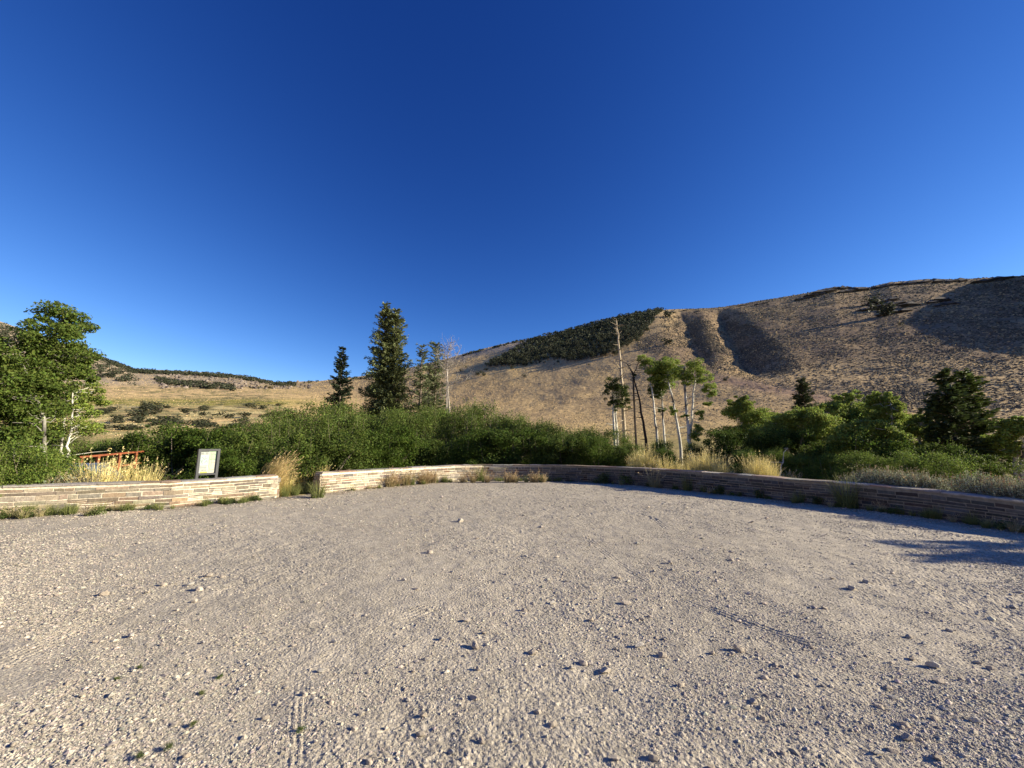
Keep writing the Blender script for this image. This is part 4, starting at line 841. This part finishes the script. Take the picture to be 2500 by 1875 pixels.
for q in range(150):
    u_ = rng.rand(); px_ = rng.uniform(-60, 640) if q < 70 else rng.uniform(860, 2560)
    a = float(ray(px_, 1200)[0]); r_ = float(rwall(a))-(.08+abs(rng.normal())*.28 if px_ < 640 else .08+abs(rng.normal())*.16); x, y = r_*math.sin(a), r_*math.cos(a)
    kd = rng.choice(['weed', 'green', 'weed', 'pale']) if px_ < 640 else rng.choice(['weed', 'pale', 'pale', 'green', 'green'])
    s_ = rng.uniform(.25, .55)*(1.25 if px_ < 250 else 1)
    tuft(kd, q, x, y, -.01, s_, 'short green weed sprouting at the foot of the sunlit left wall' if px_ < 640 else 'short weed sprouting at the foot of the long wall', 'weed', 'weeds at the foot of the left wall' if px_ < 640 else 'weeds at the foot of the long wall', 'wall_weed')
for (a_, b_) in [(1210, 1215), (1165, 1400), (1800, 1440), (1010, 1540), (830, 1600), (830, 1065), (1320, 1120), (700, 1130), (1560, 300)]:
    x, y = gp(a_/2.4575, 1200+b_/2.4575); tuft('weed', a_, x, y, 0, .10, 'tiny flat weed growing in the open gravel on the left', 'weed', 'tiny weeds in the open gravel', 'gravel_weed', sz=.08)

# ------------------------------------------------------------------ hillside cover
rng = RS(44)
def hill_points(n, pxr=(-1400, 3600), rlo=75, rhi=900, k=1.0):
    a0, a1 = float(ray(pxr[0], 900)[0]), float(ray(pxr[1], 900)[0]); a = rng.uniform(a0, a1, n)
    r = np.exp(rng.uniform(math.log(rlo), math.log(rhi), n)); x = r*np.sin(a); y = r*np.cos(a); z = tz(x, y); px_, py_ = pix(x, y, z)
    return x, y, z, r, px_, py_
BUN = np.array([(0, 0, 1), (.8, 0, .55), (.25, .8, .5), (-.65, .5, .55), (-.65, -.5, .5), (.25, -.8, .5), (1, .3, -.2), (-.1, 1, -.2), (-1, .1, -.2), (-.2, -1, -.2), (.8, -.7, -.2)])
BUT = np.array([(0, 1, 2), (0, 2, 3), (0, 3, 4), (0, 4, 5), (0, 5, 1), (1, 6, 2), (2, 6, 7), (2, 7, 3), (3, 7, 8), (3, 8, 4), (4, 8, 9), (4, 9, 5), (5, 9, 10), (5, 10, 1), (1, 10, 6)])
x, y, z, r, px_, py_ = hill_points(360000)
fold = inpoly(px_, py_, FOLD); lft = px_ < 760
rr_ = np.interp(np.arctan2(x, y), AZ, ridge_r)
dn = np.clip(.55+fbm(x, y, 22, 3, 2)*1.0, .1, 1)
ok = (rng.rand(len(x)) < dn*np.where(fold, .9, .75)) & (r < rr_*1.02)
x, y, z, r, px_, py_, fold, lft = [q[ok] for q in (x, y, z, r, px_, py_, fold, lft)]; n = len(x)
S = rng.uniform(.11, .27, n)*(r/150)**.6*np.where(lft, .75, 1); S = np.where(fold, S*1.35, S)
cg = np.array([.54, .40, .20])[None]*rng.uniform(.6, 1.2, (n, 1)); cs_ = np.array([.145, .125, .085])[None]*rng.uniform(.6, 1.3, (n, 1)); co = np.array([.15, .155, .06])[None]*rng.uniform(.7, 1.3, (n, 1))
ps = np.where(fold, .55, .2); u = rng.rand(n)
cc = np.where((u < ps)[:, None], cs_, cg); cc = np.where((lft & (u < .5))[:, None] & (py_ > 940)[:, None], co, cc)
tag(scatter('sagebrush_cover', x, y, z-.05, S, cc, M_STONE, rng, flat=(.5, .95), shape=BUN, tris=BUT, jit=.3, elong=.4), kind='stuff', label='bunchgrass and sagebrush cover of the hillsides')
# taller dark brush in the gullies
x, y, z, r, px_, py_ = hill_points(240000, (1560, 2560), 130, 600)
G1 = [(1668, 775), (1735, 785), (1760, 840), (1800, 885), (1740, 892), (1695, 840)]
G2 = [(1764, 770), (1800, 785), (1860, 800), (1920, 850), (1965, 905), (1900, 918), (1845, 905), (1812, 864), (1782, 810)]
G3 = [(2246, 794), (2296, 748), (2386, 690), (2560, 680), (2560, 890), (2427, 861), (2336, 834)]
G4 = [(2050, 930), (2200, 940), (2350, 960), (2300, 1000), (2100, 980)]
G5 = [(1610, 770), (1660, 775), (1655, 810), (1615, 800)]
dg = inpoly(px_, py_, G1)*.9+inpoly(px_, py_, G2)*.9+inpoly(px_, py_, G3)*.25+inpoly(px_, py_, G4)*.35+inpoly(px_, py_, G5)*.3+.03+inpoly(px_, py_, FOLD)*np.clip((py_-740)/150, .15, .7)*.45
ok = rng.rand(len(x)) < dg*np.clip(.6+fbm(x, y, 12, 3, 4), .1, 1)
x, y, z, r = x[ok], y[ok], z[ok], r[ok]; n = len(x)
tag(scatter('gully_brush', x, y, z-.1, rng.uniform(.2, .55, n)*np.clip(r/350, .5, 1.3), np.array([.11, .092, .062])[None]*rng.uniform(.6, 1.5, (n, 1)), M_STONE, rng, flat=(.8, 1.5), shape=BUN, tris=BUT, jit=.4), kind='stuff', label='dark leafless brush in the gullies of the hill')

# junipers
def juniper_mesh(seed, q):
    rg = RS(seed); g = Geo()
    cs = [(0, 0, .45)]+[(rg.uniform(-.32, .32), rg.uniform(-.32, .32), rg.uniform(.3, .82)) for _ in range(9)]
    for c in cs:
        n_ = q; d = rg.normal(size=(n_, 3)); d /= np.linalg.norm(d, axis=1)[:, None]; P = np.array(c)+d*(.2*rg.uniform(.5, 1, n_))[:, None]; leaves(g, P, .11, rg, np.array([.055, .062, .035])*rg.uniform(.8, 1.2), out=d, asp=.8)
    g.tube([(0, 0, -.15), (.02, 0, .2), (0, .02, .5)], [.05, .04, .02], 5, col=(.12, .09, .07))
    return g.mesh('juniper', M_NEEDLE)
JM = [juniper_mesh(200+i, 26) for i in range(4)]
rng = RS(55)
gpx = rng.uniform(1150, 1640, 9000); gpy = rng.uniform(745, 900, 9000); ok = inpoly(gpx, gpy, GROVE)
hx, hy, hz, hr, good = hit(gpx[ok], gpy[ok]); hx, hy, hz, hr = hx[good], hy[good], hz[good], hr[good]
sel = []; 
for i in range(len(hx)):
    if all((hx[i]-hx[j])**2+(hy[i]-hy[j])**2 > 3.3**2 for j in sel): sel.append(i)
    if len(sel) > 950: break
sel = np.array(sel); sel = sel[np.argsort(hr[sel])]
for q, i in enumerate(sel[:290]):
    s_ = rng.uniform(4.2, 6.6); o = link('juniper', JM[q % 4]); o.location = (hx[i], hy[i], hz[i]-.2); o.scale = (s_, s_, s_*rng.uniform(.8, 1.05)); o.rotation_euler = (0, 0, rng.uniform(0, 6.28))
    tag(o, 'dark juniper in the dense patch of junipers on the hill', 'tree', 'junipers of the dense patch on the hill')
def juniper_mass(name, X, Y, Zb, S, label, n_leaf=44):
    rg = RS(66); g = Geo(); n = len(X)
    c = np.stack([X, Y, Zb], -1)[:, None]; d = rg.normal(size=(n, n_leaf, 3)); d /= np.linalg.norm(d, axis=2)[:, :, None]
    d = d*rg.uniform(.6, 1, (n, n_leaf, 1)); d[:, :, 2] = d[:, :, 2]*.75+.8
    P = (c+d*(S[:, None, None]*.5)).reshape(-1, 3); out = d.copy(); out[:, :, 2] -= .8
    leaves(g, P, float(np.mean(S))*.28, rg, (.055, .062, .035), out=out.reshape(-1, 3)*1.2, asp=.85)
    return tag(link(name, g.mesh(name, M_NEEDLE)), kind='stuff', label=label)
i = sel[290:]
if len(i): juniper_mass('juniper_wood', hx[i], hy[i], hz[i]-.3, rng.uniform(4, 6.5, len(i)), 'upper part of the dense juniper wood on the hill')
OUT = [(1000+a/3.16, 740+b/3.16, w_/3.16) for a, b, w_ in [(530, 562, 56), (578, 565, 44), (590, 525, 34), (797, 512, 45), (880, 572, 34), (1380, 478, 18), (395, 532, 30), (435, 498, 24), (370, 603, 32), (445, 600, 38), (1117, 476, 14), (1142, 462, 28), (1004, 462, 24), (980, 470, 18), (1040, 465, 20)]]
OUT += [(1500+a/2.212, 640+b/2.212, w_/2.212) for a, b, w_ in [(604, 646, 30), (1445, 296, 80), (1385, 235, 60), (1548, 345, 20), (285, 450, 55), (300, 300, 60), (1470, 292, 50)]]
rq = RS(77)
OUT += [(rq.uniform(230, 720), 1052-62*rq.rand()**1.3, rq.uniform(10, 30)) for _ in range(70)]
OUT += [(100+a/2.765, 860+b/2.765, w_/2.765) for a, b, w_ in [(1538, 245, 40), (1455, 245, 30), (1415, 245, 22), (1160, 428, 32), (800, 392, 80), (700, 430, 90), (660, 468, 60), (400, 170, 60), (450, 172, 50), (350, 180, 50)]]
for q, (a_, b_, w_) in enumerate(OUT):
    X, Y, Zh, r_, good = hit(a_, b_)
    if not good[0]: continue
    s_ = float(w_*r_[0]/F*1.15); o = link('juniper', JM[q % 4]); o.location = (X[0], Y[0], Zh[0]-.1*s_); o.scale = (s_, s_, s_*(.8 if q < 22 else .5)); o.rotation_euler = (0, 0, q)
    if q < 15: lab, gr = 'dark juniper standing apart just below the dense juniper patch', 'junipers scattered below the dense patch'
    elif q < 22: lab, gr = 'dark juniper standing alone on the bare slope of the right hill', 'junipers dotted on the right hill'
    else: lab, gr = 'dark bush dotted over the open field and low hills on the left', 'bushes dotted over the left field'
    tag(o, lab, 'tree', gr)
# woods along the far skyline on the left, and on the far ridge
gx_, gy_ = [], []
def woods(pts, dy0, dy1, n, size):
    P = np.array(pts, float); xs = rng.uniform(P[0, 0], P[-1, 0], n); ys = np.interp(xs, P[:, 0], P[:, 1])+rng.uniform(dy0, dy1, n)
    X, Y, Zh, r_, good = hit(xs, ys); return X[good], Y[good], Zh[good], rng.uniform(size[0], size[1], int(good.sum()))
parts = [woods([(200, 856), (328, 905), (497, 912), (588, 920), (678, 937), (720, 938)], 0, 7, 420, (4, 7)), woods([(0, 792), (110, 830), (226, 869), (330, 905)], 0, 40, 300, (4, 8)), woods([(680, 937), (780, 933), (881, 924), (1000, 903)], 0, 3, 60, (4, 6)),
         woods([(1130, 868), (1243, 839), (1340, 822)], -1, 2, 60, (2.5, 4)), woods([(380, 930), (450, 940), (520, 945), (570, 950)], -7, 6, 160, (3.5, 6))]
P4 = [np.concatenate(q) for q in zip(*parts)]
juniper_mass('far_woods', P4[0], P4[1], P4[2]-.3, P4[3], 'dark woods along the far skyline and folds on the left', 26)
xs, ys = rng.uniform(380, 760, 520), rng.uniform(915, 950, 520); X, Y, Zh, r_, good = hit(xs, ys); X, Y, Zh = X[good], Y[good], Zh[good]; n = len(X)
tag(scatter('burnt_brush', X, Y, Zh, rng.uniform(.8, 1.8, n), np.array([.17, .14, .115])[None]*rng.uniform(.6, 1.5, (n, 1)), M_STONE, rng, flat=(.9, 1.6), shape=BUN, tris=BUT), kind='stuff', label='grey leafless brush on the far left hill')
# dark brush of the creek line in the left field
xs = rng.choice(rng.uniform(300, 700, 24), 190)+rng.normal(size=190)*6; ys = np.interp(xs, [300, 420, 550, 680], [1028, 1032, 1042, 1046])+rng.normal(size=190)*1.5; X, Y, Zh, r_, good = hit(xs, ys); X, Y, Zh = X[good], Y[good], Zh[good]
juniper_mass('creek_brush', X, Y, Zh-.2, rng.uniform(.6, 1.6, len(X)), 'dark brush along the creek line in the left field', 30)

# rock outcrops on the ridge
M_ROCK = mat_attr('ridge_rock', rough=.9, noise=(.5, .3), bump=.2, bscale=1.5)
rock_px = [(2010, 712, 60), (2045, 700, 60), (2085, 706, 50), (1975, 722, 40), (2160, 694, 36), (2200, 690, 40), (2260, 684, 50), (2320, 684, 40), (2150, 735, 50), (2200, 737, 60), (2265, 735, 60), (2310, 738, 40), (2120, 752, 50), (2170, 762, 50), (1860, 736, 24), (1812, 741, 20), (1636, 757, 26), (1670, 753, 18), (1705, 755, 16), (2420, 682, 50)]
for q, (a_, b_, w_) in enumerate(rock_px):
    X, Y, Zh, r_, good = hit(a_, b_+6)
    if not good[0]: continue
    rg = RS(400+q); g = Geo(); Wm = w_*float(r_[0])/F
    nb = 9
    for j in range(nb):
        hx_, hy_ = rg.uniform(-.5, .5)*Wm, rg.uniform(-.12, .12)*Wm; sz = Wm*rg.uniform(.08, .2)
        V = ICO*(1+rg.uniform(-.3, .3, (7, 1)))*np.array([sz*1.7, sz, sz*.75])+np.array([hx_, hy_, float(tz(X[0]+hx_, Y[0]+hy_))-Zh[0]]); g.add(V, T=ICT, col=np.array([.10, .09, .08])*rg.uniform(.7, 1.4))
    o = link('rock_outcrop', g.mesh('rock_outcrop', M_ROCK)); o.location = (X[0], Y[0], Zh[0]); tag(o, 'dark rock outcrop breaking the crest of the right hill', 'rock', 'rock outcrops along the ridge of the right hill')

# ------------------------------------------------------------------ sign
M_FRAME = mat_flat('grey_metal_frame', (.07, .074, .08), rough=.45, metal=.3, noise=(6, .1))
M_PANEL = mat_attr('sign_print', rough=.35, spec=.4)
base = wp(505, 1150, 11.2*1.27); zg = float(tz(base.x, base.y))
sg = empty('information_sign', (base.x, base.y, zg), 'framed map and text sign on two grey posts behind the left wall', 'sign', rz=math.atan2(.80, .60))
# local axes: x to the right along the panel, -y towards the viewer
topz = wp(505, 1096, 11.2*1.27).z-zg; ww, hh = .45, .69
g = Geo(); 
for sx in (-1, 1):
    g = Geo(); g.box((sx*(ww/2), 0, topz/2-.15), (.06, .10, topz+.3), col=(.1, .1, .1)); link('post', g.mesh('post', M_FRAME), sg)
g = Geo()
g.box((0, 0, topz-.03), (ww-.062, .09, .055)); g.box((0, 0, topz-hh-.02), (ww-.062, .09, .04)); g.box((0, .02, topz-hh/2-.03), (ww-.062, .03, hh-.05)); link('frame', g.mesh('frame', M_FRAME), sg)
g = Geo(); yf = -.004
def rect(x0, x1, z0, z1, c, d=0): g.add([(x0, yf-d, z0), (x1, yf-d, z0), (x1, yf-d, z1), (x0, yf-d, z1)], Q=[(0, 1, 2, 3)], col=c)
pw, phh = .192, hh-.075; zt = topz-.06
# print laid out on a .67 x .765 sheet, then scaled to the panel
pk = len(g.V); PW_, PH_ = pw, phh; pw, phh = .335, .765
rect(-pw, pw, zt-phh, zt, (.50, .54, .50))
rect(.02, pw-.005, zt-phh*.42, zt-.01, (.36, .50, .33), .001); rect(.02, pw-.005, zt-phh+.01, zt-phh*.42-.001, (.50, .48, .38), .001)
rect(-pw+.01, .01, zt-phh*.63, zt-.14, (.40, .50, .47), .001)
rg = RS(9)
for i in range(9): zz = zt-.05-i*.009; rect(-pw+.02, -.17 if i % 3 else -.19, zz-.004, zz, (.12, .13, .13), .002)
for i in range(9): zz = zt-.05-i*.009; rect(-.15, .0 if i % 4 else -.03, zz-.004, zz, (.12, .13, .13), .002)
rect(-pw+.02, 0, zt-.035, zt-.022, (.1, .12, .12), .002)
for i in range(14):
    zz = zt-phh*.66-i*.0135; rect(-pw+.02, .0-.02*(i % 3), zz-(.008 if i in (0, 5) else .004), zz, (.12, .15, .2) if i in (0, 5) else (.17, .18, .2), .002)
rect(-pw+.06, .01, zt-phh+.002, zt-phh+.045, (.40, .42, .10), .002)
for i in range(7): xx = -pw+.08+i*.035; rect(xx, xx+.008, zt-phh+.04, zt-phh+.04+rg.uniform(.05, .12), (.25, .24, .2), .0025)
def pline(pts, c, w_=.006):
    for (a, b) in zip(pts[:-1], pts[1:]):
        a = np.array(a); b = np.array(b); d = b-a; n_ = np.array([-d[1], d[0]]); n_ = n_/np.linalg.norm(n_)*w_/2
        g.add([(a[0]-n_[0], yf-.003, a[1]-n_[1]), (b[0]-n_[0], yf-.003, b[1]-n_[1]), (b[0]+n_[0], yf-.003, b[1]+n_[1]), (a[0]+n_[0], yf-.003, a[1]+n_[1])], Q=[(0, 1, 2, 3)], col=c)
pline([(.04, zt-.2), (.03, zt-.32), (.06, zt-.42), (.05, zt-.55), (.09, zt-.62), (.08, zt-.74)], (.2, .25, .15), .01)
pline([(.1, zt-.05), (.13, zt-.16), (.11, zt-.28), (.14, zt-.4), (.13, zt-.55)], (.25, .2, .15), .007)
pline([(.13, zt-.12), (.2, zt-.1), (.31, zt-.15)], (.12, .15, .13), .010); pline([(.06, zt-.3), (.2, zt-.28), (.3, zt-.31)], (.12, .15, .13), .010); pline([(.12, zt-.42), (.2, zt-.4), (.32, zt-.43)], (.2, .2, .2), .009); pline([(.12, zt-.66), (.31, zt-.65)], (.2, .2, .2), .012)
pline([(-.28, zt-.2), (-.2, zt-.25), (-.25, zt-.4)], (.12, .15, .13), .010); pline([(-.12, zt-.18), (-.16, zt-.3), (-.05, zt-.24)], (.12, .15, .13), .010); pline([(-.14, zt-.42), (-.06, zt-.33), (-.02, zt-.4)], (.12, .15, .13), .010); pline([(-.3, zt-.3), (-.22, zt-.45)], (.12, .15, .13), .010)
for q in range(pk, len(g.V)): g.V[q] = np.c_[g.V[q][:, 0]*PW_/.335, g.V[q][:, 1], zt+(g.V[q][:, 2]-zt)*PH_/.765]
link('printed_panel', g.mesh('printed_panel', M_PANEL), sg)

# ------------------------------------------------------------------ rusty railing, steel post, parked car
M_RUST = mat_flat('rusty_orange_steel', (.24, .072, .028), rough=.75, noise=(14, .35), bump=.002)
pa = wp(193, 1117, 17.6); pb = wp(352, 1102, 19.6); rl = empty('railing', (pa.x, pa.y, 0), 'rusty orange steel railing behind the golden grass on the left', 'railing')
A = np.array([0, 0, pa.z]); B = np.array([pb.x-pa.x, pb.y-pa.y, pb.z])
for f in (0.03, .26, .58, .86):
    p_ = A+(B-A)*f; gz_ = float(tz(pa.x+p_[0], pa.y+p_[1])); gg = Geo(); gg.box((p_[0], p_[1], (p_[2]+gz_)/2-.1), (.07, .07, p_[2]-gz_+.2)); link('post', gg.mesh('post', M_RUST), rl)
dirz = math.atan2(B[1], B[0])
for dz_, th_ in ((0, .06), (-.42, .055), (-.80, .055)):
    gg = Geo(); gg.tube([A+np.array([0, 0, dz_]), (A+B)/2+np.array([0, 0, dz_]), B+np.array([0, 0, dz_])], th_*.6, 6); link('rail', gg.mesh('rail', M_RUST), rl)
M_TP = mat_flat('green_painted_steel', (.09, .20, .10), rough=.6)
tb = wp(66, 1180, 10.6*1.45); ztb = float(tz(tb.x, tb.y)); tt = wp(70, 1106, 10.6*1.45); g = Geo(); h_ = tt.z-ztb
g.box((0, 0, h_/2-.1), (.012, .05, h_+.2)); g.box((.008, 0, h_/2-.1), (.04, .010, h_+.194))
for i in range(22): g.box((.030, 0, .05+i*h_/22), (.018, .018, .022))
o = link('steel_fence_post', g.mesh('steel_fence_post', M_TP)); o.location = (tb.x, tb.y, ztb); o.rotation_euler = (.02, .05, .6); tag(o, 'green steel post with studs standing alone behind the left wall', 'post')
M_CAR = mat_flat('blue_grey_paint', (.08, .10, .13), rough=.25, noise=(2, .05), spec=.5); M_GLASS = mat_flat('car_glass', (.10, .14, .18), rough=.05, noise=(2, .2), spec=.8); M_TYRE = mat_flat('tyre_rubber', (.03, .03, .03), rough=.9); M_RIM = mat_flat('rim_metal', (.4, .4, .42), rough=.3, metal=.8)
ct = wp(186, 1131, 17); cz = ct.z-1.45; car = empty('parked_car', (ct.x, ct.y, cz), 'blue grey parked car almost hidden behind the sagebrush on the left', 'car', rz=math.radians(118))
def loft(secs):                              # secs: (x, half width, z list of profile (y fraction, z))
    g = Geo(); V = []
    for x, prof in secs:
        for (yy, zz) in prof: V.append((x, yy, zz))
    m_ = len(secs[0][1]); i = np.arange(len(secs)-1)[:, None]*m_; j = np.arange(m_)[None]; k = (j+1) % m_
    Q = np.stack([i+j, i+k, i+m_+k, i+m_+j], -1).reshape(-1, 4); e = (len(secs)-1)*m_
    g.add(V, Q=Q); g.F = (V, m_, e); return g
def body_sec(x, w_, z0, z1): return (x, [(-w_*.9, z0), (-w_, z0+.15), (-w_, z1-.18), (-w_*.86, z1), (w_*.86, z1), (w_, z1-.18), (w_, z0+.15), (w_*.9, z0)])
gb = loft([body_sec(-2.2, .6, .35, .78), body_sec(-2.1, .82, .22, .92), body_sec(-1.2, .9, .2, .98), body_sec(0, .9, .2, .97), body_sec(1.1, .9, .2, .95), body_sec(1.8, .86, .22, .85), body_sec(2.2, .7, .3, .7)])
gb.T.append(np.array([(0, i+1, i) for i in range(1, 7)])); gb.T.append(np.array([(48, 48+i, 48+i+1) for i in range(1, 7)]))
link('body', gb.mesh('body', M_CAR), car)
def cab(x, w_, z1): return (x, [(-.80, .94), (-w_, z1-.1), (-w_*.85, z1), (w_*.85, z1), (w_, z1-.1), (.80, .94)])
gc = loft([cab(-1.75, .78, 1.06), cab(-1.2, .66, 1.38), cab(-.3, .64, 1.44), cab(.35, .64, 1.42), cab(1.15, .78, 1.06)])
link('cabin_glass', gc.mesh('cabin_glass', M_GLASS), car)
gr = Geo(); gr.add([(-1.25, -.60, 1.405), (-.3, -.6, 1.462), (.36, -.6, 1.442), (-1.25, .60, 1.405), (-.3, .6, 1.462), (.36, .6, 1.442), (-1.25, -.60, 1.37), (.36, -.6, 1.41), (-1.25, .6, 1.37), (.36, .6, 1.41)], Q=[(0, 1, 4, 3), (1, 2, 5, 4), (0, 3, 8, 6), (2, 7, 9, 5)], T=[(0, 6, 1), (6, 7, 1), (7, 2, 1), (3, 4, 8), (8, 4, 9), (9, 4, 5)]); link('roof', gr.mesh('roof', M_CAR), car)
for sx in (-1.35, 1.35):
    for sy in (-.84, .84):
        gw = Geo(); gw.tube([(sx, sy-.1, .33), (sx, sy+.1, .33)], .33, 20); gw.tube([(sx, sy-.1, .33), (sx, sy-.101, .33)], [.33, .2], 20); gw.tube([(sx, sy+.1, .33), (sx, sy+.101, .33)], [.33, .2], 20); wh = link('wheel', gw.mesh('wheel', M_TYRE), car)
        gw = Geo(); gw.tube([(sx, sy-.104, .33), (sx, sy-.103, .33), (sx, sy+.103, .33), (sx, sy+.104, .33)], [.001, .21, .21, .001], 16); link('rim', gw.mesh('rim', M_RIM), wh)
for sy in (-.55, .55):
    gg = Geo(); gg.box((2.10, sy, .66), (.12, .26, .12)); link('headlight', gg.mesh('headlight', M_GLASS), car)
